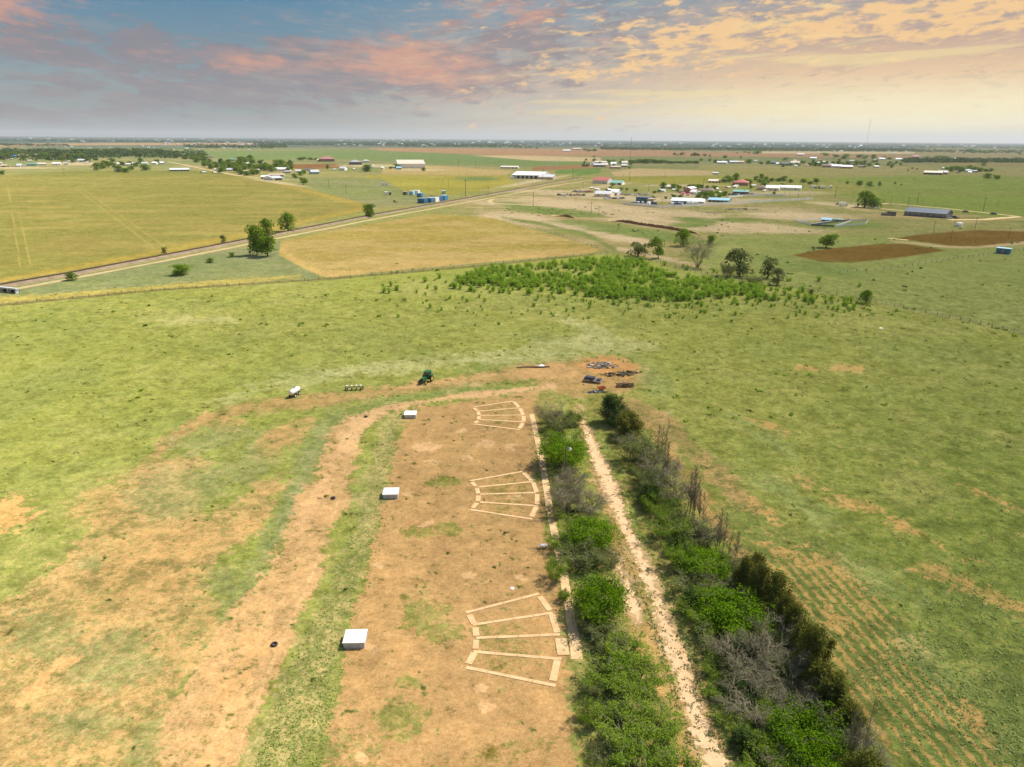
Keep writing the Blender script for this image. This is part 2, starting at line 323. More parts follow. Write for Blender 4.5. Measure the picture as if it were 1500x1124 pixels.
put(f2, (184, 161, 90), (206, 174, 110), .5); M = M * (1 - f2) + f2 * (.3 + .38 * st + .3 * sst(V, 360, 395))
put(f2 * line([(409, 365, 4), (450, 392, 5), (478, 405, 6), (700, 384, 5), (880, 366, 4)], 5), None, (216, 178, 110), .85, .8)
put(f2 * line([(560, 335, 2), (650, 322, 2), (700, 318, 1)], 3), (160, 146, 76), None, .2, .7)
put(poly([(-300, 470), (0, 424), (250, 380), (411, 354), (408, 374), (440, 392), (470, 407), (300, 418), (0, 440), (-300, 470)], 2, .2), (142, 150, 100), (172, 162, 126), .32)
put(line([(-200, 462, 5), (0, 441, 5), (200, 426, 5), (330, 414, 4), (440, 405, 2)], 3, .4), (186, 172, 88), (204, 180, 100), .6)
# ---- home field
hf = poly([(-900, 560), (-300, 478), (0, 448), (250, 424), (480, 409), (700, 389), (870, 373), (920, 374), (1060, 410), (1150, 421), (1290, 446), (1500, 491), (1800, 560), (2600, 900), (4000, 3000), (-3000, 3000)], 2, .1)
put(hf, (160, 162, 84), (196, 178, 112), .26)
M = np.where(hf > .5, M + .2 * (nA - .45) + .08 * (nB - .5), M)
put(hf * sst(V, 470, 400) * sst(U, 200, 500), (176, 178, 90), None, None, .8)
put(hf * sst(nF, .52, .66) , (152, 158, 92), None, None, .35)            # sage tint
put(hf * sst(nA, .5, .66) * sst(V, 460, 560), (138, 152, 76), None, None, .35)
put(hf * sst(U, 1000, 1400) * sst(V, 480, 800), (140, 152, 74), (190, 168, 96), None, .8)
put(hf * sst(U, 1100, 1450) * sst(V, 760, 1124), (122, 134, 76), (180, 160, 98), None, .75)
put(line([(-200, 462, 1), (0, 447, 1.6), (230, 425, 1.5), (480, 409, 1.2), (700, 390, 1), (870, 373, 1)], 1.2, 0), (112, 106, 70), (122, 108, 72), .5, .8)
# pale dry grass belt
for a in ((600, 536, 90, 10, -8), (460, 556, 90, 10, -10), (800, 510, 80, 10, -8), (350, 580, 60, 8, -20), (900, 505, 50, 8, 0), (300, 470, 40, 4, 0), (760, 526, 70, 8, 0), (540, 540, 60, 6, -5), (860, 480, 40, 6, 20)):
    put(blob(*a, .6, 1.6), (196, 192, 136), (210, 198, 146), .4, .5)
# yard of bare soil round the machinery
put(line([(860, 541, 13), (770, 546, 10), (700, 556, 7), (600, 572, 6), (500, 582, 9), (430, 592, 11), (350, 600, 9), (290, 618, 9), (240, 655, 12), (225, 668, 6)], 6, 1), (168, 156, 94), (200, 162, 106), .72)
put(blob(860, 556, 75, 22, 0, .5), (168, 154, 94), (206, 164, 108), .72)
put(blob(900, 538, 42, 12, 5, .4), None, (222, 166, 106), .9); put(blob(800, 545, 40, 8), None, (214, 170, 116), .88)
put(blob(640, 560, 60, 4, -8), None, (216, 174, 118), .8)
# outer berm grass, chip path, inner grass strip
put(line([(770, 572, 4), (690, 573, 6), (620, 582, 6), (545, 596, 9), (490, 618, 16), (455, 680, 20), (425, 750, 24), (385, 830, 30), (340, 900, 30), (290, 990, 20), (250, 1060, 8)], 12, 1.2), (148, 156, 94), (182, 166, 114), .36)
put(line([(470, 640, 4), (435, 730, 9), (395, 800, 14), (350, 850, 12)], 8, 1.4), (160, 162, 112), (184, 174, 130), .4, .5)
put(line([(800, 568, 4), (745, 571, 3.5), (690, 578, 4), (610, 588, 5), (560, 598, 8), (523, 612, 14), (505, 650, 22), (478, 720, 30), (440, 810, 40), (398, 890, 50), (350, 970, 58), (300, 1060, 66), (260, 1150, 76), (180, 1350, 90)], 11, 1.2), (176, 150, 86), (214, 172, 120), .84)
put(line([(720, 573, 1.5), (620, 586, 2.5), (550, 598, 4), (512, 630, 7), (480, 700, 8), (440, 780, 12)], 4, 1.5), None, (230, 184, 132), .95, .8)
put(line([(470, 760, 8), (410, 880, 12), (350, 1000, 14), (300, 1124, 20)], 14, 3), None, (226, 178, 122), .95, .6)
put(line([(590, 600, 9), (572, 630, 15), (560, 690, 17), (545, 750, 19), (522, 820, 22), (490, 900, 28), (460, 980, 34), (430, 1060, 40), (400, 1140, 48), (360, 1350, 80)], 13, 1.2), (152, 158, 92), (194, 172, 114), .55)
put(line([(810, 566, 2.5), (745, 572, 2.6), (690, 579, 3.4), (610, 590, 5), (560, 600, 7), (526, 618, 12), (508, 650, 16)], 3, .8), None, (226, 184, 134), .95, .9)
for ln in ([(404, 893, 1), (391, 910, 1.2), (396, 930, 1.2), (412, 944, 1)], [(300, 1110, 2), (360, 980, 1.8), (430, 840, 1.4), (490, 700, 1)], [(345, 1110, 2), (395, 980, 1.8), (458, 840, 1.4), (508, 700, 1)], [(980, 650, 1.2), (1060, 755, 1.6), (1130, 850, 2), (1225, 980, 2.4)], [(965, 655, 1.2), (1040, 755, 1.6), (1108, 850, 2), (1195, 980, 2.4)]):
    put(line(ln, 1.6, .12), None, (228, 186, 136), .9, .55)
# ---- range floor
rf = poly([(603, 600), (700, 586), (770, 576), (800, 574), (798, 640), (815, 770), (838, 880), (852, 1000), (870, 1130), (900, 1350), (400, 1350), (468, 1124), (492, 1010), (512, 900), (548, 790), (566, 715), (582, 650)], 9, .6)
put(rf, (166, 142, 76), (203, 161, 109), .92)
M = M + rf * (.25 * (nF - .5))
put(rf * sst(nA, .45, .7), None, (212, 168, 112), None, .6)
for a in ((622, 905, 50, 32, 30, .5), (650, 706, 26, 12, 0, .5), (655, 775, 22, 10, 0, .5), (610, 780, 16, 6), (595, 1000, 30, 10)):
    put(blob(*a), (150, 150, 76), None, .42)
put(blob(587, 1052, 46, 27, 0, .5, 1.6), (142, 142, 74), (186, 160, 98), .46)
put(blob(510, 1100, 46, 30, 0, .5), (140, 140, 74), None, .5)
put(blob(740, 1100, 60, 16, -10, .5), (160, 140, 70), None, .6)
for a in ((557, 829, 15, 9), (548, 950, 20, 9, 20), (533, 1110, 10, 6), (622, 655, 13, 5), (710, 1035, 14, 9), (673, 632, 7, 2.6), (687, 843, 9, 5), (625, 769, 7, 3.5), (600, 723, 14, 6), (713, 651, 10, 4), (747, 654, 8, 3.5), (757, 729, 10, 4), (684, 672, 7, 2.6), (764, 845, 8, 5), (636, 676, 8, 2.4), (700, 1008, 8, 4), (535, 945, 12, 8)):
    put(blob(*a[:4], a[4] if len(a) > 4 else 0, .3, .7), None, (228, 184, 134), .97)
for c in ((733, 950, 40, 40), (740, 728, 30, 28), (735, 608, 22, 18)):
    put(blob(*c, 0, .5), (158, 150, 74), None, .55, .8)
put(line([(812, 566, 2.5), (745, 571.5, 2.8), (690, 578.5, 3.6), (640, 585, 4.2), (610, 590, 5.), (575, 597, 6)], 3, .35), None, (226, 182, 132), .97, .95)
put(line([(760, 566.5, 1.8), (690, 571, 3), (620, 580, 4), (560, 591, 5), (515, 604, 6)], 3, .35), (146, 156, 88), None, .25, .9)
# under the fence rows
put(line([(800, 590, 14), (806, 650, 20), (820, 740, 26), (845, 840, 36), (880, 940, 50), (910, 1060, 70), (930, 1200, 90)], 8, 1.2), (134, 144, 68), (186, 160, 100), .42)
put(line([(880, 590, 18), (920, 650, 24), (960, 740, 32), (1010, 840, 46), (1070, 950, 60), (1140, 1080, 84), (1200, 1250, 110)], 8, 1.2), (140, 146, 70), (192, 164, 100), .42)
put(line([(845, 600, 5), (868, 660, 10), (890, 720, 14), (915, 800, 20), (935, 880, 26), (975, 960, 28), (1020, 1060, 36), (1060, 1200, 50)], 6, 1.2), (160, 150, 80), (210, 170, 112), .7)
# ---- left waste ground
lw = poly([(225, 672), (300, 676), (260, 700), (300, 745), (420, 690), (400, 760), (350, 800), (310, 850), (330, 900), (280, 990), (230, 1080), (180, 1200), (-400, 1200), (-300, 1000), (-60, 905), (60, 850), (130, 770), (190, 710)], 14, 1.6)
put(lw, (170, 160, 98), (206, 168, 112), .68)
M = M + lw * (.3 * (nF - .5) + .2 * (nB - .5))
for a in ((330, 622, 26, 10, 0), (395, 655, 16, 20, 20), (420, 640, 20, 8, 0), (380, 712, 22, 16, 0), (365, 770, 30, 14, -30), (430, 622, 24, 8, -20), (240, 820, 100, 50, -20), (150, 740, 60, 26, -20)):
    put(blob(*a, .5, 1.5), None, (206, 164, 108), .7, .75)
for a in ((265, 725, 75, 34, -10), (340, 600, 0.1, 0.1, 0), (300, 645, 60, 16, -10), (360, 690, 40, 22, -20), (330, 850, 34, 30, -40), (60, 930, 60, 34, -10), (150, 960, 70, 30, -20), (190, 985, 50, 18, -20), (130, 1060, 70, 24, 0), (210, 1100, 30, 60, 30), (135, 825, 22, 12, 0)):
    if a[2] > 1: put(blob(*a, .6, 1.6), (154, 158, 104), (188, 168, 114), .44, .7)
put(blob(12, 757, 48, 20, -15, .6, 1.8), None, (216, 172, 108), .8); put(blob(60, 1000, 50, 12, -35, .5), None, (222, 176, 118), .9)
put(blob(340, 1000, 50, 12, -50, .5), None, (220, 174, 118), .85)
# ---- right field
put(line([(930, 600, 6), (968, 650, 8), (1010, 705, 10), (1060, 770, 12), (1120, 850, 14), (1180, 930, 14), (1240, 1010, 12), (1300, 1090, 12), (1350, 1180, 14)], 8, 2), (160, 150, 86), (206, 164, 104), .72)
put(line([(925, 590, 8), (990, 640, 14), (1050, 690, 10), (1100, 750, 8)], 10, 2), (156, 150, 92), (202, 164, 108), .55)
ang = math.radians(28); rows = .5 + .5 * np.sin((GX * math.cos(ang) * 1 - GY * math.sin(ang)) * 0)
a0 = G(1060, 770); a1 = G(1330, 1124); rd = (a1 - a0).normalized(); perp = GX * rd.y - GY * rd.x + 1.2 * (nF - .5)
rows = .5 + .5 * np.sin(perp * 2 * math.pi / 1.35)
rw = poly([(1040, 740), (1130, 760), (1225, 800), (1300, 880), (1380, 980), (1440, 1060), (1490, 1150), (1560, 1300), (1420, 1300), (1330, 1124), (1200, 960), (1110, 840)], 12, 1.5)
put(rw, (122, 136, 74), (204, 164, 100), None, .8)
M = M * (1 - rw) + rw * (.12 + .62 * rows * sst(nF, .3, .55) + .5 * (nA - .45))
for a in ((1150, 810, 60, 16, 25), (1220, 830, 60, 7, 38), (1300, 920, 70, 7, 42), (1270, 745, 60, 6, 22), (1330, 770, 60, 5, 28), (1430, 720, 60, 8, 24), (1450, 760, 50, 6, 28), (1400, 850, 50, 8, 25), (1430, 1050, 40, 6, 55), (1120, 620, 30, 8, 20), (1200, 540, 40, 4, 0), (1150, 870, 40, 8, 30), (1225, 735, 30, 4, 20), (1250, 930, 40, 10, 40)):
    put(blob(*a, .7, 2.2), None, (212, 170, 104), .72, .85)
for a in ((1270, 840, 60, 20, 35), (1350, 960, 60, 20, 45), (1120, 640, 60, 10, 30), (1180, 740, 60, 14, 30), (960, 560, 30, 14, 50)):
    put(blob(*a, .7, 2), (160, 168, 108), (184, 180, 126), .3, .45)
drv = line([(848, 600, 2.5), (858, 628, 6), (868, 655, 9), (884, 690, 12), (900, 730, 12), (916, 772, 10), (934, 810, 11), (950, 845, 13), (960, 872, 9), (972, 910, 12), (988, 950, 15), (1003, 1000, 16), (1020, 1050, 18), (1044, 1110, 20), (1090, 1230, 30)], 6, .9)
put(drv, (168, 152, 88), (214, 180, 132), .74)
put(line([(903, 816, 3), (915, 850, 9), (926, 885, 14), (938, 912, 6)], 4, 1.2), (168, 152, 88), (216, 180, 134), .72)
put(line([(988, 982, 2), (1000, 1008, 3), (1012, 1034, 2.5)], 2, .3), (126, 138, 66), None, .1)
put(line([(905, 745, 1.5), (925, 800, 2), (945, 855, 3), (955, 880, 5), (948, 905, 4)], 3, 1.2), (136, 140, 68), None, .25, .7)
# pale worked ground round the roadside yards
for a in ((975, 293, 90, 3, 3), (900, 290, 70, 3, 2), (1150, 283, 60, 3, 0), (1010, 286, 50, 3, 0), (1230, 300, 40, 3, 4), (1000, 272, 60, 1.5, 0), (880, 274, 40, 2, -8), (780, 266, 50, 2, -10), (1080, 293, 70, 2, 0), (560, 243, 60, 2, 0), (615, 249, 36, 1.6, 0), (410, 268, 40, 1.6, 8), (120, 240, 50, 2, 0), (20, 246, 60, 1.2, 0)):
    put(blob(*a, .6, .3), (214, 190, 150), (222, 198, 158), .8, .85)
# ---- natural mottling of the plant cover and the soil at every size, plus painted clump shade
near = sst(V, 300, 470)
M = M + .04 * nS * (1 - .4 * rf) + .04 * nQ * near + (1 - near) * .20 * nR * (1 - ff) * (1 - f2)
dry = sst(nT, .2, 1.7)[:, None] * (hf * .3 + .25)[:, None]
CA = CA * (1 - dry) + dry * np.array(S(186, 180, 112)) * (.6 + .4 * CA.mean(1) / .3)[:, None]
sage = sst(-nT + .6 * nQ, .5, 1.9)[:, None] * (near * .3 * hf)[:, None]
CA = CA * (1 - sage) + sage * np.array(S(136, 148, 92))
CA = CA * np.clip(1 + .08 * nQ + .035 * nS, .5, 1.6)[:, None]  # noise also darkens clumps: their shade is put into the plant colour
nH = z_(fbm(GX, GY, 1.7, 2, 91, .8)); nI = z_(fbm(GX, GY, 4.5, 2, 95, .8)); mid_ = sst(V, 380, 450)
CA = CA * np.clip(1 + .11 * nH * mid_, .45, 1.7)[:, None]
tuft = sst(nH, 1.3, 1.8)[:, None] * (mid_ * hf)[:, None] * .35
CA = CA * (1 - tuft) + CA * np.array((.62, .74, .5)) * tuft
M = M + mid_ * .06 * nH
CB = CB * np.clip(1 + .04 * nH * mid_ + .055 * nQ + .05 * nT, .6, 1.4)[:, None] * np.array((.90, .945, .89)); CA = CA * np.array((.99, .995, .85))
M = np.clip(M, 0, 1)
Vx = np.stack([GX, GY, np.zeros_like(GX)], 1)
idx = np.arange(na * nr).reshape(nr, na)
f1 = np.stack([idx[:-1, :-1], idx[1:, :-1], idx[1:, 1:], idx[:-1, 1:]], -1).reshape(-1, 4)
f2_ = np.stack([idx[:-1, -1], idx[1:, -1], idx[1:, 0], idx[:-1, 0]], -1)
FQ = np.concatenate([f1, f2_])[:, ::-1]
gm = bpy.data.materials.new('ground'); gm.use_nodes = True
t = NT(gm.node_tree)
pos = t.n('ShaderNodeNewGeometry').outputs['Position']
aA = t.n('ShaderNodeAttribute', attribute_name='veg'); aB = t.n('ShaderNodeAttribute', attribute_name='soil')
n1 = t.noise(pos, 2.0, 4, .72); n2 = t.noise(pos, .55, 4, .6); n3 = t.noise(t.vm('ADD', pos, (31., 5., 0)), 9., 3, .7)
n5 = t.noise(t.vm('ADD', pos, (17., 3., 0)), .95, 7, .95); n6 = t.noise(t.vm('ADD', pos, (71., 43., 0)), 1.1, 7, .95)
mm = t.m('ADD', aA.outputs['Alpha'], t.m('ADD', t.m('MULTIPLY', t.m('SUBTRACT', n5, .5), 3.6), t.m('MULTIPLY', t.m('SUBTRACT', n1, .5), .9)))
mm = t.ss(mm, .34, .66)
vegc = t.mix(t.ss(n6, .40, .60), t.vm('MULTIPLY', aA.outputs['Color'], (.66, .70, .62)), t.vm('MULTIPLY', aA.outputs['Color'], (1.24, 1.22, 1.28)))
vegc = t.mix(t.m('MULTIPLY', t.ss(n2, .55, .75), .4), vegc, t.vm('MULTIPLY', aA.outputs['Color'], (1.12, 1.06, 1.2)))
n4 = t.noise(t.vm('ADD', pos, (3., 77., 0)), 3.0, 4, .75, .4)
vegc = t.mix(t.m('MULTIPLY', t.ss(n4, .54, .64), .7), vegc, t.vm('MULTIPLY', aA.outputs['Color'], (.44, .50, .34)))
soilc = t.mix(t.ss(n6, .40, .60), t.vm('MULTIPLY', aB.outputs['Color'], (.84, .80, .74)), t.vm('MULTIPLY', aB.outputs['Color'], (1.10, 1.13, 1.18)))
soilc = t.mix(t.m('MULTIPLY', t.ss(n4, .55, .66), .6), soilc, t.vm('MULTIPLY', aB.outputs['Color'], (.62, .64, .50)))
soilc = t.mix(t.m('MULTIPLY', t.ss(n4, .46, .36), .65), soilc, t.vm('MULTIPLY', aB.outputs['Color'], (1.28, 1.26, 1.3)))
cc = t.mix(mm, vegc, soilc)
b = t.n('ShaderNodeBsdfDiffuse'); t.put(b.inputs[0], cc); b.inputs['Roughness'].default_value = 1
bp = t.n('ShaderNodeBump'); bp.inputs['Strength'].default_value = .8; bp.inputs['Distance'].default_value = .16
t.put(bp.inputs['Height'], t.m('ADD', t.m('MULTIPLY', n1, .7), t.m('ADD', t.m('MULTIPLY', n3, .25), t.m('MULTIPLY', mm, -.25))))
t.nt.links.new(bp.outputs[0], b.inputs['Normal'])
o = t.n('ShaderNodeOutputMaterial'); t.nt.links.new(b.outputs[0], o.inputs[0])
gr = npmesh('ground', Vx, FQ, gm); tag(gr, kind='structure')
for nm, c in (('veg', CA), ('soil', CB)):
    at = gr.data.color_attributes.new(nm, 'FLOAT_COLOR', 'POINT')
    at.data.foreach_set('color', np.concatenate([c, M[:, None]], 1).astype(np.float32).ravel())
# ------------------------------------------------------------------ haze: the air between the camera and the far towns
hz = MB().box((0, 21000, 148), (88000, 46000, 302)).build('haze', [bpy.data.materials.new('haze')]); tag(hz, kind='stuff')
hm = hz.data.materials[0]; hm.use_nodes = True; t = NT(hm.node_tree)
pv = t.n('ShaderNodeVolumePrincipled'); pv.inputs['Density'].default_value = .00004; pv.inputs['Color'].default_value = (.86, .91, .95, 1); pv.inputs['Anisotropy'].default_value = .15
o = t.n('ShaderNodeOutputMaterial'); t.nt.links.new(pv.outputs[0], o.inputs['Volume'])
# ------------------------------------------------------------------ ground-laid sheets: worn concrete drive, footpath, railway
def sheet(name, pts, z, m, ragged=.25, step=.5, parent=None, thick=0.):
    P = [G(*p) for p in pts]; rnd = random.Random(5); o = []
    for i, a in enumerate(P):
        b = P[(i + 1) % len(P)]; k = max(1, int((b - a).length / step))
        for j in range(k):
            q = a.lerp(b, j / k); o.append((q.x + rnd.uniform(-ragged, ragged), q.y + rnd.uniform(-ragged, ragged), z))
    mb = MB(); n = len(o)
    if thick:
        mb.add(o + [(x, y, z - thick) for x, y, _ in o], [tuple(range(n))] + [((i + 1) % n, i, n + i, n + (i + 1) % n) for i in range(n)])
    else: mb.add(o, [tuple(range(n))])
    return mb.build(name, m, parent)
def ribbon(name, pts, z, m, widths, ragged=.2, step=3., parent=None):
    P = [G(*p) for p in pts]; W = widths; L = []; rnd = random.Random(8)
    for i in range(len(P) - 1):
        k = max(1, int((P[i + 1] - P[i]).length / step))
        for j in range(k): L.append((P[i].lerp(P[i + 1], j / k), W[i] + (W[i + 1] - W[i]) * j / k))
    L.append((P[-1], W[-1])); vs = []
    for i, (p, wd) in enumerate(L):
        d = (L[min(i + 1, len(L) - 1)][0] - L[max(i - 1, 0)][0]).normalized(); n = Vector((-d.y, d.x, 0))
        vs += [tuple(p + n * (wd / 2 + rnd.uniform(-ragged, ragged)) + Vector((0, 0, z))), tuple(p - n * (wd / 2 + rnd.uniform(-ragged, ragged)) + Vector((0, 0, z)))]
    return MB().add(vs, [(2 * i, 2 * i + 1, 2 * i + 3, 2 * i + 2) for i in range(len(L) - 1)]).build(name, m, parent)
def worn(name, c1, c2, sc_=.5, hi=6.):
    m = bpy.data.materials.new(name); m.use_nodes = True; t = NT(m.node_tree)
    p = t.n('ShaderNodeNewGeometry').outputs['Position']
    a = t.noise(p, sc_, 5, .65); b_ = t.noise(p, hi, 4, .7); c_ = t.noise(t.vm('ADD', p, (9., 4., 2.)), sc_ * 2.2, 5, .7)
    cc = t.mix(t.ss(a, .35, .65), (*c1, 1), (*c2, 1))
    cc = t.mix(t.m('MULTIPLY', t.ss(b_, .35, .75), .45), cc, (*[v * .74 for v in c1], 1))
    cc = t.mix(t.m('MULTIPLY', t.ss(c_, .62, .70), .75), cc, (*S(150, 142, 78), 1))
    d = t.n('ShaderNodeBsdfDiffuse'); t.put(d.inputs[0], cc)
    bp = t.n('ShaderNodeBump'); bp.inputs['Strength'].default_value = .5; bp.inputs['Distance'].default_value = .05; t.put(bp.inputs['Height'], b_); t.nt.links.new(bp.outputs[0], d.inputs['Normal'])
    o = t.n('ShaderNodeOutputMaterial'); t.nt.links.new(d.outputs[0], o.inputs[0]); MATS[name] = m; return m
drive_m = worn('worn_drive', S(208, 172, 130), S(222, 188, 146)); dirt_m = worn('dirt_road', S(184, 162, 118), S(200, 178, 134), .2, 2.)
def patch_road(name, mid, m, nx=9):
    """broken concrete lane: sheet with worn-through edges and holes where weeds come up"""
    P = [G(a, b_) for a, b_, _ in mid]; W_ = [q * 2 * mpp(G(a, b_)) for a, b_, q in mid]; L = []
    for i in range(len(P) - 1):
        k = max(1, int((P[i + 1] - P[i]).length / 1.)); L += [(P[i].lerp(P[i + 1], j / k), W_[i] + (W_[i + 1] - W_[i]) * j / k) for j in range(k)]
    L.append((P[-1], W_[-1])); vs = []; ev = []
    for i, (p, wd) in enumerate(L):
        d = (L[min(i + 1, len(L) - 1)][0] - L[max(i - 1, 0)][0]).normalized(); n = Vector((-d.y, d.x, 0))
        for k in range(nx): q = k / (nx - 1) * 2 - 1; c = p + n * q * wd * .62; vs.append((c.x, c.y, .012)); ev.append((1 - abs(q)) * wd)
    fs = [(i * nx + k, i * nx + k + 1, (i + 1) * nx + k + 1, (i + 1) * nx + k) for i in range(len(L) - 1) for k in range(nx - 1)]
    o = MB().add(vs, fs).build(name, m); at = o.data.attributes.new('edge', 'FLOAT', 'POINT'); at.data.foreach_set('value', ev); tag(o, kind='structure'); return o
def add_holes(m, lo, hi):
    t = m.node_tree
    out = [q for q in t.nodes if q.type == 'OUTPUT_MATERIAL'][0]; surf = out.inputs[0].links[0].from_socket
    at = t.nodes.new('ShaderNodeAttribute'); at.attribute_name = 'edge'; gp = t.nodes.new('ShaderNodeNewGeometry')
    nz = t.nodes.new('ShaderNodeTexNoise'); nz.inputs['Scale'].default_value = .9; nz.inputs['Detail'].default_value = 6; nz.inputs['Roughness'].default_value = .7; t.links.new(gp.outputs['Position'], nz.inputs['Vector'])
    a = t.nodes.new('ShaderNodeMath'); a.operation = 'MULTIPLY_ADD'; t.links.new(nz.outputs[0], a.inputs[0]); a.inputs[1].default_value = -9.; a.inputs[2].default_value = 3.9
    b = t.nodes.new('ShaderNodeMath'); b.operation = 'ADD'; t.links.new(a.outputs[0], b.inputs[0]); t.links.new(at.outputs['Fac'], b.inputs[1])
    mr = t.nodes.new('ShaderNodeMapRange'); mr.inputs[1].default_value = lo; mr.inputs[2].default_value = hi; t.links.new(b.outputs[0], mr.inputs[0])
    tr = t.nodes.new('ShaderNodeBsdfTransparent'); mx = t.nodes.new('ShaderNodeMixShader'); t.links.new(mr.outputs[0], mx.inputs[0]); t.links.new(tr.outputs[0], mx.inputs[1]); t.links.new(surf, mx.inputs[2]); t.links.new(mx.outputs[0], out.inputs[0])
add_holes(drive_m, .35, .8)
patch_road('road', [(848, 600, 3), (858, 628, 7), (868, 655, 10), (884, 690, 13), (900, 730, 13), (916, 772, 11), (934, 810, 12), (950, 845, 14), (960, 874, 10), (972, 910, 13), (988, 950, 16), (1003, 1000, 17), (1020, 1050, 19), (1044, 1110, 21), (1090, 1230, 30)], drive_m)
patch_road('road', [(902, 814, 3), (914, 848, 9), (926, 885, 15), (938, 914, 6)], drive_m)
walk_m = worn('old_concrete', S(206, 170, 124), S(222, 190, 144), .8, 8.)
wp = ribbon('path', [(779, 607), (784, 630), (792, 665), (799, 705), (805, 745), (813, 785), (824, 832), (836, 905), (842, 945), (845, 966)], .02, walk_m, [1.0, 1.0, 1.1, 1.1, 1.1, 1.1, 1.15, 1.15, 1.25, 1.25], .05, 1.2); tag(wp, kind='structure')
# railway: ballast bed, sleepers and two rails
RP = [(-260, 462), (-120, 441), (0, 420.5), (101, 403), (253, 374), (370, 351), (470, 331.5), (547, 316), (649, 298), (750, 279.5), (800, 270), (850, 261.5)]
ball = worn('ballast', S(136, 120, 98), S(158, 140, 116), .3, 3.)
P = [G(*p) for p in RP]; vs = []; fs = []
for i, p in enumerate(P):
    d = (P[min(i + 1, len(P) - 1)] - P[max(i - 1, 0)]).normalized(); n = Vector((-d.y, d.x, 0))
    vs += [tuple(p + n * q + Vector((0, 0, h))) for q, h in ((3.4, .0), (1.8, .9), (-1.8, .9), (-3.4, .0))]
for i in range(len(P) - 1): fs += [(4 * i + j, 4 * i + j + 1, 4 * i + j + 5, 4 * i + j + 4) for j in range(3)]
rb = MB().add(vs, fs).build('railway', ball); tag(rb, kind='structure')
rail_m = mat('rail_steel', S(96, 74, 58), .5, .2, metal=.4)
for q in (-.72, .72):
    mb = MB()
    for i in range(len(P) - 1):
        a, b_ = P[i], P[i + 1]; d = (b_ - a).normalized(); n = Vector((-d.y, d.x, 0)); c = (a + b_) / 2 + n * q
        mb.box((c.x, c.y, 1.06), ((b_ - a).length, .16, .18), math.atan2(d.y, d.x))
    mb.build('rail', rail_m, rb)
mb = MB()
for i in range(len(P) - 1):
    a, b_ = P[i], P[i + 1]; d = (b_ - a).normalized(); n = int((b_ - a).length / 1.6)
    for j in range(n): c = a.lerp(b_, (j + .5) / n); mb.box((c.x, c.y, .92), (.35, 2.5, .16), math.atan2(d.y, d.x))
sl_ = mb.build('sleepers', mat('sleeper_timber', S(98, 78, 60), .9, .25), rb); tag(sl_, kind='stuff')
for pts, wd in (([(-200, 458), (0, 428), (101, 409), (253, 380), (370, 356.5), (470, 337), (547, 321.5), (649, 303), (750, 284.5), (820, 271), (880, 262)], 3.6), ([(900, 257), (1000, 256)], 4.),
                ([(246, 237), (270, 241.5), (300, 248), (345, 257), (385, 261.5), (440, 264)], 8.), ([(1330, 352), (1300, 349)], 3.), ([(750, 291), (722, 292), (716, 295), (722, 298), (760, 300), (800, 302)], 5.),
                ([(1180, 296), (1215, 299), (1260, 303), (1326, 309)], 4.), ([(1240, 304), (1300, 298), (1380, 305), (1500, 318), (1600, 330)], 4.), ([(1390, 322), (1440, 322), (1488, 318), (1560, 319)], 7.)):
    rr_ = ribbon('road', pts, .03, dirt_m, [wd] * len(pts), .5, 12.); tag(rr_, kind='structure')
# eroded red bank on the scraped ground
bank_m = mat('red_bank', S(140, 96, 62), .95, .35, .5)
def bank(pts, hh, label):
    P = [G(*p) for p in pts]; rnd = random.Random(3); L = []
    for i in range(len(P) - 1):
        k = max(1, int((P[i + 1] - P[i]).length / 1.5)); L += [P[i].lerp(P[i + 1], j / k) for j in range(k)]
    vs = []; K_ = 5
    for i, p in enumerate(L):
        e = min(1, i / 8, (len(L) - 1 - i) / 8); h_ = hh * e * rnd.uniform(.7, 1.1) + .02
        for q, z in ((-.4, 0), (.1 + rnd.uniform(-.2, .3), .45), (.5 + rnd.uniform(-.3, .5), 1.), (4., .8), (11., 0)):
            vs.append((p.x + rnd.uniform(-.2, .2), p.y + q, max(.0, z * h_) + (-.05 if z == 0 else 0)))
    fs = [(K_ * i + j, K_ * i + K_ + j, K_ * i + K_ + j + 1, K_ * i + j + 1) for i in range(len(L) - 1) for j in range(K_ - 1)]
    mb = MB(); mb.add(vs, fs); mb.mi = [0 if (k % (K_ - 1)) < 2 else 1 for k in range(len(fs))]
    o = mb.build('terrain', [bank_m, dirt_m]); tag(o, kind='structure')
bank([(892, 324), (915, 326), (945, 331), (975, 335), (1003, 340), (1031, 345)], 1.8, '')
bank([(784, 315), (797, 317)], 2.0, ''); bank([(808, 317), (830, 318), (846, 321)], 2.0, '')
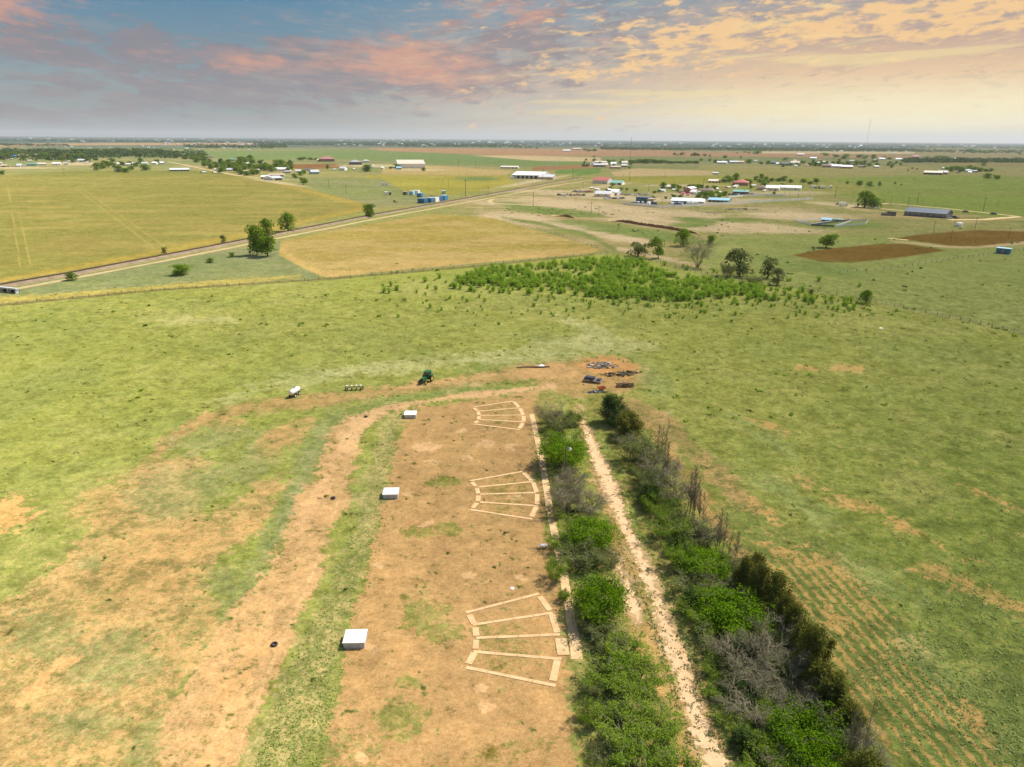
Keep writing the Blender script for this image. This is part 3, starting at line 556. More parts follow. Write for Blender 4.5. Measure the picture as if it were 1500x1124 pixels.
# ------------------------------------------------------------------ trap range
white = mat('white_paint', (.78, .79, .80), .6, .05, 1.2); conc = mat('grey_block', (.42, .44, .44), .9, .15, 3., bump=.4)
dark = mat('dark_opening', (.02, .02, .02), .9, .1); slab_m = walk_m
h1, h2 = G(520, 943), G(601, 611); ROW = math.atan2(-(h2.x - h1.x), h2.y - h1.y)      # heading of the range
def trap_house(px, py, label):
    p = G(px, py); r = empty('trap_house', p, ROW)
    tag(r, label, 'trap house', 'white trap houses down the left edge of the shooting range')
    m = MB(); W, D, Hh = 2.3, 2.1, .76
    m.box((0, .0 - D / 2 + .1, Hh / 2), (W, .2, Hh)); m.box((0, D / 2 - .1, Hh / 2), (W, .2, Hh)); m.box((W / 2 - .1, 0, Hh / 2), (.2, D - .4, Hh))
    m.box((-W / 2 + .1, -D / 2 + .3, Hh / 2), (.2, .2, Hh)); m.box((-W / 2 + .1, D / 2 - .3, Hh / 2), (.2, .2, Hh)); m.box((-W / 2 + .1, 0, .08), (.2, D - .8, .16))
    m.build('wall', conc, r)
    MB().box((-W / 2 + .35, 0, .35), (.04, D - .85, .5)).build('opening', dark, r)
    rf_ = MB(); rf_.box((0, 0, Hh + .05), (W + .16, D + .16, .1)); rf_.build('roof', white, r)
    for q in (-1, 1): MB().box((0, q * (D / 2 + .095), Hh + .04), (W + .2, .03, .14)).build('roof_trim', mat('roof_edge', (.6, .62, .63), .5, .05), r)
    return r
trap_house(521, 941, 'white roofed trap house nearest the camera, beside the grass strip')
trap_house(573, 726.5, 'white roofed trap house in the middle, level with the middle concrete fan')
trap_house(601.5, 610.5, 'white roofed trap house farthest away, where the chip track bends')
FANS = [
 ([(682, 898), (790, 870)], [(692, 916), (810, 898)], [(697, 935), (821, 930)], [(693, 955), (823, 966)], [(682, 978), (814, 1005)],
  [(686, 899), (696, 917), (698, 935), (696, 954), (685, 976)], [(789, 872), (807, 897), (817, 930), (817, 965), (809, 1001)], 'nearest concrete shooting fan, with a square slab at its right end'),
 ([(688, 705), (766, 691)], [(701, 714), (781, 706)], [(703, 724.5), (785, 722)], [(703, 736), (788, 741.5)], [(689, 747), (780, 761)],
  [(689.5, 705.5), (698, 714), (701, 725), (700, 736), (691, 746)], [(766, 691.5), (780, 706), (787, 723), (786.5, 741), (778, 759)], 'middle concrete shooting fan on the tan range, level with the middle trap house'),
 ([(692, 597), (752, 588)], [(700, 603), (760, 598)], [(703, 609), (766, 608.5)], [(702, 615), (768, 618.5)], [(693, 621.5), (762, 630)],
  [(693.5, 597.5), (700, 603), (702, 609.5), (701, 616), (694.5, 621)], [(752, 588.5), (761, 598), (767, 609), (767, 619), (760, 629)], 'farthest concrete shooting fan, near the head of the tree rows')]
def strip(mb, a, b_, wd, z, gap=.06, seg=2.5):
    d = b_ - a; k = max(1, round(d.length / seg)); ang_ = math.atan2(d.y, d.x)
    for j in range(k):
        c = a.lerp(b_, (j + .5) / k); mb.box((c.x, c.y, z), (d.length / k - gap, wd * random.uniform(.94, 1.06), .1), ang_ + random.uniform(-.012, .012))
random.seed(4)
for *rad, inner, outer, label in FANS:
    c = G(*rad[2][0]); r = empty('shooting_fan', c); tag(r, label, 'concrete walkway', 'concrete fans of the trap range')
    for a, b_ in rad:
        m = MB(); strip(m, G(*a) - c, G(*b_) - c, .42, .005); m.build('walkway', slab_m, r)
    for arc, wd in ((inner, .72), (outer, .78)):
        for i in range(4):
            m = MB()
            if arc is outer and i == 2 and 'square' in label: continue
            a = G(*arc[i]) - c; b_ = G(*arc[i + 1]) - c; d = (b_ - a).normalized()
            strip(m, a + d * .3, b_ - d * .3, wd, .01, .06, 3.2); m.build('curved_walk', slab_m, r)
    if 'square' in label:
        a = G(823.5, 948) - c; MB().box((a.x, a.y, .036), (1.35, 2.75, .1), ROW).build('square_slab', slab_m, r)
# tyres
rub = mat('tyre_rubber', (.025, .025, .027), .8, .2, 8.)
def torus(mb, c, R_, r_, n=20, k=8, ax='z', sq=1.):
    vs = []
    for i in range(n):
        a = 2 * math.pi * i / n
        for j in range(k):
            b_ = 2 * math.pi * j / k; rad = R_ + r_ * math.cos(b_); h_ = r_ * sq * math.sin(b_)
            q = (rad * math.cos(a), rad * math.sin(a), h_) if ax == 'z' else ((h_, rad * math.cos(a), rad * math.sin(a)) if ax == 'x' else (rad * math.cos(a), h_, rad * math.sin(a)))
            vs.append((c[0] + q[0], c[1] + q[1], c[2] + q[2]))
    return mb.add(vs, [(i * k + j, ((i + 1) % n) * k + j, ((i + 1) % n) * k + (j + 1) % k, i * k + (j + 1) % k) for i in range(n) for j in range(k)])
for px, py, lb in ((402, 945, 'old black tyre lying flat on the chip track, nearest the camera'), (488, 730.5, 'old black tyre lying flat on the chip track, level with the middle trap house'), (536, 611, 'old black tyre at the bend of the chip track')):
    o = torus(MB(), (0, 0, .12), .28, .12).build('tyre', rub, None, True); o.location = G(px, py); tag(o, lb, 'tyre', 'tyres on the chip track')
def blocky(name, px, py, dims, c, label, cat, rz=0., extra=None):
    p = G(px, py); r = empty(name, p, rz); tag(r, label, cat); return r
# weathered box and rock
r = blocky('bench', 796, 803, 0, 0, 'small white topped bench at the edge of the shrubs', 'bench', .1)
MB().box((0, 0, .5), (1.15, .5, .08)).build('seat', white, r)
for s in (-1, 1): MB().box((.45 * s, 0, .23), (.1, .42, .46)).build('leg', conc, r)
def rock(name, px, py, s, m, label, cat, group=None, seed=0, flat=.6):
    rnd = random.Random(seed); n = 9; vs = [(0, 0, s * flat)]
    for k, (q, z) in enumerate(((.55, .85), (1., .3), (.9, -.05))):
        for i in range(n):
            a = 2 * math.pi * (i + .5 * k) / n; j = rnd.uniform(.8, 1.2); vs.append((s * q * j * math.cos(a), s * q * j * math.sin(a), s * flat * z))
    fs = [(0, 1 + i, 1 + (i + 1) % n) for i in range(n)]
    for k in range(2):
        for i in range(n): a = 1 + k * n; fs.append((a + i, a + n + i, a + n + (i + 1) % n, a + (i + 1) % n))
    o = MB().add(vs, fs).build(name, m); o.location = G(px, py); tag(o, label, cat, group); return o
rock('rock', 750, 862.5, .26, white, 'small white stone on the tan range floor above the nearest fan', 'stone')
def post(px, py, hh, rad_, m, label, name='post', lean=0., cat='post', group=None, top=None):
    p = G(px, py); o = MB().tube([(0, 0, 0), (lean, 0, hh)], [rad_, rad_ * .8], 8).build(name, m); o.location = p; tag(o, label, cat, group); return o
post(867, 937, 1.5, .07, white, 'short white post in the brush beside the footpath end')
post(824, 741, 1.2, .07, white, 'short white leaning post in dead brush by the middle fan', lean=-.3)
post(819, 724, 1.0, .07, white, 'short white upright post just above the leaning one')
wood = mat('weathered_pole', (.13, .10, .075), .9, .25, 4.)
# yard light pole
p = G(827, 702); r = empty('light_pole', p); tag(r, 'wooden yard light pole standing among the bare shrubs', 'light pole')
MB().tube([(0, 0, 0), (.05, 0, 6.6)], [.13, .09], 8).build('pole', wood, r)
MB().tube([(.05, 0, 5.6), (.5, -.2, 5.9), (.75, -.3, 5.8)], .03, 6).build('arm', conc, r)
MB().tube([(.75, -.3, 5.9), (.75, -.3, 5.6), (.75, -.3, 5.45)], [.10, .22, .18], 10).build('lamp_shade', white, r)
# ------------------------------------------------------------------ machinery by the track
def wheel(r, c, R_, wd, rimm, name='wheel', ax='x'):
    o = torus(MB(), c, R_ - wd * .45, wd * .48, 18, 8, ax, 1.).build(name, rub, r, True)
    v = Vector((1, 0, 0)) if ax == 'x' else Vector((0, 1, 0)); c = Vector(c)
    MB().tube([c - v * wd * .3, c + v * wd * .3], R_ - wd * .75, 12).build('rim', rimm, o); return o
green = mat('tractor_green', S(30, 92, 48), .4, .1); yel = mat('tractor_yellow', S(206, 176, 40), .5, .1); steel = mat('grey_steel', (.25, .26, .27), .5, .2, metal=.3)
r = empty('tractor', G(624.5, 560), R(158)); tag(r, 'green farm tractor with a cab parked at the edge of the grass', 'tractor')
MB().box((0, 1.15, 1.15), (.75, 2.0, .7), top=.92).build('hood', green, r)
MB().box((0, 2.22, 1.05), (.7, .12, .6)).build('grille', dark, r)
cb = MB(); cb.box((0, -.75, .95), (1.3, 1.5, .5)); cab = cb.build('cab', green, r)
for x in (-.6, .6):
    for y in (-1.4, -.1): MB().tube([(x, y, 1.2), (x * .92, y, 2.4)], .05, 6).build('cab_pillar', green, cab)
MB().box((0, -.75, 2.46), (1.35, 1.6, .12)).build('cab_roof', green, cab)
MB().box((0, -.75, 1.8), (1.1, 1.24, 1.1)).build('window', mat('cab_glass', (.03, .05, .05), .1, .05), cab)
MB().tube([(.25, 1.3, 1.5), (.25, 1.3, 2.3)], .045, 8).build('exhaust_pipe', steel, r)
for s in (-1, 1): wheel(r, (.95 * s, -.9, .8), .8, .45, yel); wheel(r, (.8 * s, 1.7, .5), .5, .3, yel)
for s in (-1, 1): MB().box((.95 * s, -.9, 1.68), (.5, 1.1, .06)).build('fender', green, r)
MB().tube([(.4, -1.6, .6), (.9, -2.6, .7), (.9, -2.9, .4)], .07, 6).build('hitch', dark, r)
# tank trailer
r = empty('tank_trailer', G(432, 580), R(-14)); tag(r, 'white cylindrical tank trailer standing at the left end of the dirt track', 'trailer')
mb = MB(); L = 3.6; prof = [(-L / 2, .02), (-L / 2 + .05, .35), (-L / 2 + .2, .52), (-L / 2 + .45, .6), (L / 2 - .45, .6), (L / 2 - .2, .52), (L / 2 - .05, .35), (L / 2, .02)]
mb.tube([(0, y, 1.2) for y, _ in prof], [q for _, q in prof], 18); tk = mb.build('tank', mat('tank_white', (.72, .70, .66), .45, .08), r, True)
MB().tube([(0, .1, 1.75), (0, .1, 1.95)], .2, 10).build('hatch', steel, tk)
mb = MB()
for x in (-.35, .35): mb.box((x, .1, .52), (.1, 3.6, .12))
mb.box((0, 1.2, .62), (.8, .1, .14)); mb.box((0, -1.0, .62), (.8, .1, .14)); mb.tube([(-.35, 1.9, .52), (0, 3.0, .5)], .05, 6); mb.tube([(.35, 1.9, .52), (0, 3.0, .5)], .05, 6); mb.build('frame', dark, r)
for s in (-1, 1):
    for y in (-.9, .9): wheel(r, (.62 * s, y, .36), .36, .22, white)
# four-row planter
r = empty('planter', G(519, 571), R(8)); tag(r, 'four row seed planter with small white hoppers beside the dirt track', 'farm implement')
MB().box((0, .2, .62), (4.0, .14, .14)).build('toolbar', dark, r)
for i in range(4):
    x = -1.5 + i; u_ = MB(); u_.box((x, -.25, .5), (.16, .9, .12)); u_.box((x - .12, -.5, .3), (.05, .4, .5)); u_.box((x + .12, -.5, .3), (.05, .4, .5)); ro = u_.build('row_unit', dark, r)
    MB().tube([(x, -.2, .68), (x, -.2, .9), (x, -.2, 1.12)], [.12, .22, .23], 10).build('hopper', white, ro)
    wheel(ro, (x, -.75, .2), .2, .1, steel, 'press_wheel')
for s in (-1, 1): wheel(r, (1.95 * s, .2, .34), .34, .2, steel)
# things around the scrap yard end
gre = mat('grey_paint', S(120, 124, 132), .5, .15); dkb = mat('dark_blue_grey', S(52, 56, 70), .5, .15)
r = empty('flat_trailer', G(868, 560), R(-24)); tag(r, 'grey trailer with a dark load left beside the orange cart', 'trailer')
MB().box((0, 0, .62), (4.4, 1.7, .14)).build('deck', gre, r); MB().box((-.7, 0, 1.0), (2.4, 1.5, .62), top=.9).build('load', dkb, r)
MB().box((1.5, .1, .85), (1.0, 1.2, .3)).build('crate', dkb, r); MB().tube([(2.2, 0, .55), (3.3, 0, .45)], .06, 6).build('drawbar', dark, r)
for s in (-1, 1): wheel(r, (-.3, .9 * s, .32), .32, .2, steel, ax='y')
org = mat('orange_paint', S(205, 115, 72), .5, .15)
r = empty('cart', G(881, 572.5), R(14)); tag(r, 'small orange farm cart standing below the grey trailer', 'cart')
MB().box((0, 0, .55), (1.7, 1.0, .1)).build('deck', org, r)
mb = MB()
for s in (-1, 1): mb.box((0, .48 * s, .76), (1.7, .05, .34))
mb.box((.83, 0, .76), (.05, .9, .34)); mb.box((-.83, 0, .8), (.05, .9, .42)); mb.build('side_boards', org, r)
for s in (-1, 1): wheel(r, (0, .6 * s, .3), .3, .18, steel, ax='y')
rust = mat('rusty_iron', S(84, 62, 50), .9, .35, 3.)
r = empty('disc_harrow', G(915, 566), R(2)); tag(r, 'rusty dark disc harrow to the right of the orange cart', 'farm implement')
mb = MB(); mb.box((0, 0, .7), (4.2, .14, .14)); mb.box((0, -.9, .7), (4.0, .14, .14)); mb.box((-1.5, -.45, .7), (.14, .9, .14)); mb.box((1.5, -.45, .7), (.14, .9, .14)); mb.box((.1, -.45, .78), (1.2, 1.0, .3)); mb.tube([(0, 0, .7), (0, 1.8, .5)], .07, 6); mb.build('frame', rust, r)
for y in (0, -.9):
    mb = MB()
    for i in range(11): x = -1.9 + i * .38; mb.tube([(x - .02, y, .35), (x + .04, y, .35)], [.34, .28], 12)
    mb.tube([(-2, y, .35), (2, y, .35)], .04, 6); mb.build('disc_gang', rust, r)
# piles of scrap
def heap(name, px, py, n, rx, ry, hh, mats_, label, cat, seed=1, smin=.3, smax=1.6):
    rnd = random.Random(seed); r = empty(name, G(px, py)); tag(r, label, cat)
    for k, m in enumerate(mats_):
        mb = MB()
        for i in range(n // len(mats_)):
            a = rnd.uniform(0, 6.28); q = rnd.random() ** .6; x = rx * q * math.cos(a); y = ry * q * math.sin(a); z = rnd.uniform(.03, hh * (1 - .7 * q)); l = rnd.uniform(smin, smax)
            if rnd.random() < .55:
                b_ = rnd.uniform(0, 6.28); mb.tube([(x, y, z * .3), (x + l * math.cos(b_), y + l * math.sin(b_) * .6, z + rnd.uniform(0, .25))], rnd.uniform(.03, .09), 5)
            else: mb.box((x, y, z * .6), (l * .6, l * .35, rnd.uniform(.05, .25)), rnd.uniform(0, 3.1))
        mb.build(('scrap_pieces', 'branches', 'boards')[k % 3], m, r)
    return r
heap('brush_pile', 881, 536, 150, 4.2, 2.6, .9, [mat('ash_grey', S(120, 114, 104), .9, .25), mat('dark_char', S(66, 62, 56), .9, .3), mat('pale_board', S(180, 172, 158), .9, .2)], 'round grey pile of burnt brush and boards on orange soil', 'brush pile', 3)
heap('scrap_pile', 905, 550, 70, 3.4, 1.6, .9, [mat('black_scrap', S(48, 46, 36), .9, .3), mat('olive_scrap', S(96, 92, 60), .9, .3)], 'dark curved heap of scrap between the brush pile and the harrow', 'scrap pile', 5)
heap('scrap_pile', 924, 546, 50, 2.4, 1.3, .6, [mat('black_scrap', 0), mat('olive_scrap', 0)], 'smaller heap of wire and scrap, rightmost in the yard', 'scrap pile', 7)
heap('scrap_pile', 872, 575, 26, 1.6, .8, .5, [gre, dkb], 'low grey scraps lying left of the orange cart', 'scrap pile', 8)
lg = MB().tube([(-4.6, 0, .2), (-2, .15, .25), (1, -.1, .22), (3.8, .3, .2)], [.12, .17, .2, .16], 8).build('log', wood); lg.location = G(783, 539); lg.rotation_euler[2] = R(4); tag(lg, 'long dark log lying on the grass edge behind the farthest fan', 'log')
rock('rock', 793, 536, .7, white, 'pale block at the right end of the long log', 'stone', flat=.4)
rock('rock', 1290, 481, .5, white, 'lone white object in the grass near the right fence line', 'stone', flat=.4)
# ------------------------------------------------------------------ vegetation
bark = mat('bark', (.12, .095, .07), .95, .25, 5.); barkg = mat('grey_bark', (.235, .205, .12), .95, .25, 5.); barkd = mat('dark_bark', (.07, .058, .045), .95, .25, 5.)
L_BR = leafmat('leaf_bright_green', (.045, .115, .003), (.21, .35, .012))
L_MD = leafmat('leaf_mid_green', (.06, .12, .008), (.27, .39, .035))
L_OL = leafmat('leaf_olive', (.095, .105, .018), (.21, .215, .042), .25)
L_GY = leafmat('leaf_grey_green', (.08, .105, .03), (.25, .28, .09))
L_DK = leafmat('leaf_dark_green', (.042, .075, .018), (.10, .15, .032), .25)
def leaves(C, Nn, size, rnd, stretch=1.4):
    """one small quad per centre, tilted round its outward normal"""
    C = np.asarray(C); Nn = np.asarray(Nn) + rnd.normal(0, .75, C.shape); Nn /= np.linalg.norm(Nn, axis=1)[:, None] + 1e-9
    A = np.cross(Nn, rnd.normal(0, 1, C.shape)); A /= np.linalg.norm(A, axis=1)[:, None] + 1e-9; B = np.cross(Nn, A)
    s = size * rnd.uniform(.6, 1.3, (len(C), 1)); A = A * s * stretch; B = B * s
    V_ = np.stack([C - A, C - B * .8, C + A, C + B * .8], 1).reshape(-1, 3)
    return V_, np.arange(len(V_)).reshape(-1, 4)
def limbs(rnd, h, w, nst, twigs, droop=0., lean=0., base_r=.16, spread=1., up=.55, twl=.9, levels=2):
    """multi-stem skeleton; returns mesh builder, twig tips"""
    mb = MB(); tips = []
    for i in range(nst):
        a = 2 * math.pi * (i + rnd.uniform(-.3, .3)) / nst; rr_ = w / 2 * rnd.uniform(.35, .95) * spread; top = h * rnd.uniform(.62, .92)
        end = Vector((rr_ * math.cos(a), rr_ * math.sin(a), top)); p0 = Vector((rnd.uniform(-.12, .12), rnd.uniform(-.12, .12), -.1))
        pts = [p0]
        for k in range(1, 5):
            q = k / 4; c = p0.lerp(end, q); bend = math.sin(q * math.pi) * .12 * h
            pts.append(Vector((c.x * (q ** up) / max(q, .01) * .9 if q < 1 else c.x, c.y * (q ** up) / max(q, .01) * .9 if q < 1 else c.y, c.z)) + Vector((rnd.uniform(-1, 1), rnd.uniform(-1, 1), rnd.uniform(-.3, .6))) * .05 * h)
        mb.tube(pts, [base_r * (1 - .2 * k) for k in range(4)] + [base_r * .12], 6, 0, False)
        for j in range(twigs):
            q = rnd.uniform(.3, 1.); k = min(3, int(q * 4)); s = pts[k].lerp(pts[k + 1], q * 4 - k if q < 1 else 1)
            b_ = a + rnd.gauss(0, 1.1); L = twl * h * .35 * rnd.uniform(.5, 1.2)
            d = Vector((math.cos(b_), math.sin(b_), rnd.uniform(.0, .9) - droop)).normalized()
            m_ = s + d * L * .5 + Vector((0, 0, .06 * h * rnd.uniform(0, 1))); e = s + d * L
            if e.z < .25: e.z = .25
            mb.tube([s, m_, e], [base_r * .34, base_r * .2, base_r * .07], 4, 0, False)
            tips.append((e, d)); tips.append((m_, d))
            for l in range(levels):
                d2 = (d + Vector((rnd.gauss(0, .6), rnd.gauss(0, .6), rnd.gauss(.1, .5)))).normalized(); st = m_.lerp(e, rnd.random()); e2 = st + d2 * L * rnd.uniform(.25, .6)
                if e2.z < .15: e2.z = .15
                mb.tube([st, e2], [base_r * .12, base_r * .05], 3, 0, False); tips.append((e2, d2))
    return mb, tips
def tree(name, kind, seed, h=6., w=6., dens=1.):
    """prototype at the origin, real size; parts: trunk, crown"""
    rnd = random.Random(seed); nr_ = np.random.RandomState(seed); r = empty(name)
    if kind == 'leafy':
        mb, tips = limbs(rnd, h, w, 6, 9, 0, levels=3); mb.build('trunk', bark, r)
        C = []; N_ = []
        for e, d in tips:
            k = int(16 * dens); c = np.array(e) + nr_.normal(0, 1, (k, 3)) * np.array((.42, .42, .26)); C.append(c); N_.append(np.tile((d.x * .6, d.y * .6, .8), (k, 1)))
        # outer shell of leaf sprays
        for i in range(int(210 * dens)):
            a = rnd.uniform(0, 6.283); v = rnd.uniform(.0, 1) ** .7; el_ = math.asin(v * .98); j = rnd.uniform(.74, 1.06) * (.9 + .16 * math.sin(3 * a + seed) * math.cos(2.5 * el_ + seed) + .1 * math.sin(7 * a + 2 * seed + 4 * v))
            c = np.array((w / 2 * j * math.cos(el_) * math.cos(a), w / 2 * j * math.cos(el_) * math.sin(a), h * (.32 + .64 * j * math.sin(el_))))
            k = 26; s = rnd.uniform(.22, .5); C.append(c + nr_.normal(0, 1, (k, 3)) * np.array((s, s, s * .5))); N_.append(np.tile((math.cos(a) * .5, math.sin(a) * .5, .9), (k, 1)))
        V_, Fc = leaves(np.concatenate(C), np.concatenate(N_), .085, nr_); npmesh('crown', V_, Fc, {'b': L_BR, 'm': L_MD, 'o': L_OL, 'd': L_DK}[name_leaf[name]], r)
    elif kind == 'scrub':                       # half-bare thicket shrub: grey twigs with thin leaf
        mb, tips = limbs(rnd, h, w, 9, 9, 0, base_r=.085, levels=5, twl=.8, up=.7); mb.build('trunk', barkg, r)
        C = []; N_ = []
        for e, d in tips:
            if rnd.random() < .66 * dens:
                k = 12; C.append(np.array(e) + nr_.normal(0, .24, (k, 3))); N_.append(np.tile((d.x * .5, d.y * .5, .9), (k, 1)))
        V_, Fc = leaves(np.concatenate(C), np.concatenate(N_), .075, nr_); npmesh('crown', V_, Fc, {'b': L_BR, 'm': L_MD, 'g': L_GY, 'o': L_OL, 'd': L_DK}[name_leaf[name]], r)
    elif kind == 'dead':
        mb, tips = limbs(rnd, h, w, 8, 12, 0, base_r=.10, levels=8, twl=.9, up=.7)
        tw = mb
        for e, d in tips:
            for j in range(2):
                d2 = (d + Vector((rnd.gauss(0, .7), rnd.gauss(0, .7), rnd.gauss(.2, .5)))).normalized(); tw.tube([e, e + d2 * rnd.uniform(.3, .8)], [.016, .008], 3, 0, False)
        mb.build('trunk', barkg, r)
    elif kind == 'snag':                        # tall bare poles
        for i in range(int(3 * dens)):
            mb = MB()
            x, y = rnd.uniform(-.4, .4) * w, rnd.uniform(-.4, .4) * w; hh = h * rnd.uniform(.7, 1.); lx, ly = rnd.gauss(0, .05) * hh, rnd.gauss(0, .04) * hh
            f_ = lambda q: Vector((x + lx * q, y + ly * q, hh * q)); mb.tube([f_(0), f_(.3), f_(.6), f_(1)], [.06, .045, .03, .01], 6, 0, False)
            for j in range(44):
                q = rnd.uniform(.12, .97); a = rnd.uniform(0, 6.28); L = (1.2 - q) * h * .24 * rnd.uniform(.4, 1.1); s = f_(q); d = Vector((math.cos(a), math.sin(a), rnd.uniform(.9, 2.4))).normalized()
                mb.tube([s, s + d * L * .6, s + d * L + Vector((0, 0, .1))], [.028, .018, .008], 3, 0, False)
                for k in range(4): st = s + d * L * rnd.uniform(.3, 1); mb.tube([st, st + (d + Vector((rnd.gauss(0, .6), rnd.gauss(0, .6), .2))).normalized() * L * .5], [.013, .006], 3, 1, False)
            mb.build('trunk', [barkg, barkg], r)
    elif kind == 'cedar':
        mb = MB(); mb.tube([(0, 0, -.1), (0, 0, h * .5), (.1, 0, h * .9)], [.16, .1, .02], 7, 0, False); C = []; N_ = []
        for i in range(int(95 * dens)):
            q = rnd.uniform(.04, 1.); a = rnd.uniform(0, 6.283); prof = (1.04 - q) ** .42 * (.72 + .34 * math.sin(a * 3 + seed) + .2 * math.sin(a * 5 + q * 9)) * min(1, .6 + q * 3); rr_ = w / 2 * prof
            e = Vector((rr_ * math.cos(a), rr_ * math.sin(a), h * q * .93 + .5)); s = Vector((0, 0, h * q * .75)); mb.tube([s, s.lerp(e, .5) + Vector((0, 0, -.1)), e], [.045, .03, .012], 4, 0, False)
            for st in (.45, .7, .95, 1.12):
                k = 34; c = np.array(s.lerp(e, st)) + nr_.normal(0, 1, (k, 3)) * np.array((.22, .22, .30)) + np.array((0, 0, .18)); C.append(c); N_.append(np.tile((math.cos(a), math.sin(a), .5), (k, 1)))
        mb.build('trunk', barkd, r)
        V_, Fc = leaves(np.concatenate(C), np.concatenate(N_), .07, nr_, 2.0); npmesh('crown', V_, Fc, {'o': L_OL, 'd': L_DK}[name_leaf[name]], r)
    elif kind == 'far':                         # distant tree: leaf sprays coarser
        mb = MB(); mb.tube([(0, 0, -.1), (.1, 0, h * .3), (0, .1, h * .7)], [.32, .22, .08], 6, 0, False)
        C = []; N_ = []
        lobes = [(rnd.gauss(0, .17) * w, rnd.gauss(0, .17) * w, h * rnd.uniform(.14, .74), rnd.uniform(.2, .32)) for _ in range(int(15 * dens))]
        for x, y, z, s in lobes:
            mb.tube([(0, 0, h * .2), (x * .6, y * .6, z * .8), (x, y, z)], [.16, .1, .04], 4, 0, False)
            k = 130; dv = nr_.normal(0, 1, (k, 3)); dv /= np.linalg.norm(dv, axis=1)[:, None]; dv[:, 2] = np.abs(dv[:, 2]) * 1.3 - .35
            rad = nr_.uniform(.65, 1.08, (k, 1)); c = np.array((x, y, z)) + dv * rad * np.array((s * w, s * w, s * h * .8)); c[:, 2] = np.maximum(c[:, 2], .3); C.append(c); N_.append(dv + np.array((0, 0, .35)))
        mb.build('trunk', bark, r)
        V_, Fc = leaves(np.concatenate(C), np.concatenate(N_), .26 * w / 8, nr_, 1.2); npmesh('crown', V_, Fc, {'b': L_BR, 'm': L_MD, 'g': L_GY, 'o': L_OL, 'd': L_DK}[name_leaf[name]], r)
    r['_h'] = h; r['_w'] = w
    return r
name_leaf = {'elm_tree': 'b', 'hackberry_tree': 'm', 'mesquite_shrub': 'm', 'grey_shrub': 'g', 'dead_shrub': 'g', 'dead_tree': 'g', 'cedar_tree': 'o', 'juniper_tree': 'd', 'oak_tree': 'm', 'pine_tree': 'd', 'field_tree': 'd', 'pasture_tree': 'g', 'bare_tree': 'g', 'windbreak_tree': 'd'}
PRO = {}
def proto(key, name, kind, seeds, h, w, dens=1.): PRO[key] = [tree(name, kind, s, h, w, dens) for s in seeds]
proto('elm', 'elm_tree', 'leafy', (1, 2, 3), 5.5, 7.)
proto('hack', 'hackberry_tree', 'leafy', (4, 5), 5.5, 6.5, .75)
proto('mesq', 'mesquite_shrub', 'scrub', (6, 7, 8), 4.2, 6., 1.05)
proto('grey', 'grey_shrub', 'scrub', (9, 10, 11), 4., 5.5, .8)
proto('dead', 'dead_shrub', 'dead', (12, 13), 4., 6.)
proto('snag', 'dead_tree', 'snag', (14, 15, 16), 7., 2.6)
proto('cedar', 'cedar_tree', 'cedar', (17, 18), 5.5, 4.2)
proto('juni', 'juniper_tree', 'cedar', (19, 20), 4.5, 4.8)
proto('far', 'oak_tree', 'far', (21, 22, 23, 24), 8., 8.)
proto('farp', 'pasture_tree', 'far', (25, 26), 8., 8., .6)
proto('shrubby', 'cedar_tree', 'far', (27,), 8., 8., 1.)
PRO['bareM'] = [tree('bare_tree', 'dead', 28, 7., 7.)]
used = {}
NPL = [0]
def plant(key, px, py, wpx, hpx, label, group=None, cat='tree', rz=None):
    """px, py: foot of the plant; wpx, hpx: its width and height as surveyed"""
    P_ = PRO[key]; i = NPL[0]; NPL[0] += 1; src = P_[i % len(P_)]; k = (key, i % len(P_))
    if k in used: o = copy_tree(src)
    else: o = src; used[k] = 1
    p = G(px, py); s = mpp(p); dep = math.atan2(H, math.hypot(p.x, p.y)); W_, H_ = wpx * s, hpx * s
    Hm = max(W_ * .45, (H_ - W_ * math.sin(dep) * .75) / math.cos(dep))
    o.location = (p.x, p.y, 0); o.rotation_euler = (0, 0, rz if rz is not None else (i * 2.399) % 6.283)
    o.scale = (W_ / o['_w'], W_ / o['_w'], Hm / o['_h']); tag(o, label, cat, group); return o
GL, GR_ = 'shrubs and trees in the left row beside the old drive', 'shrubs and trees in the right row beside the old drive'
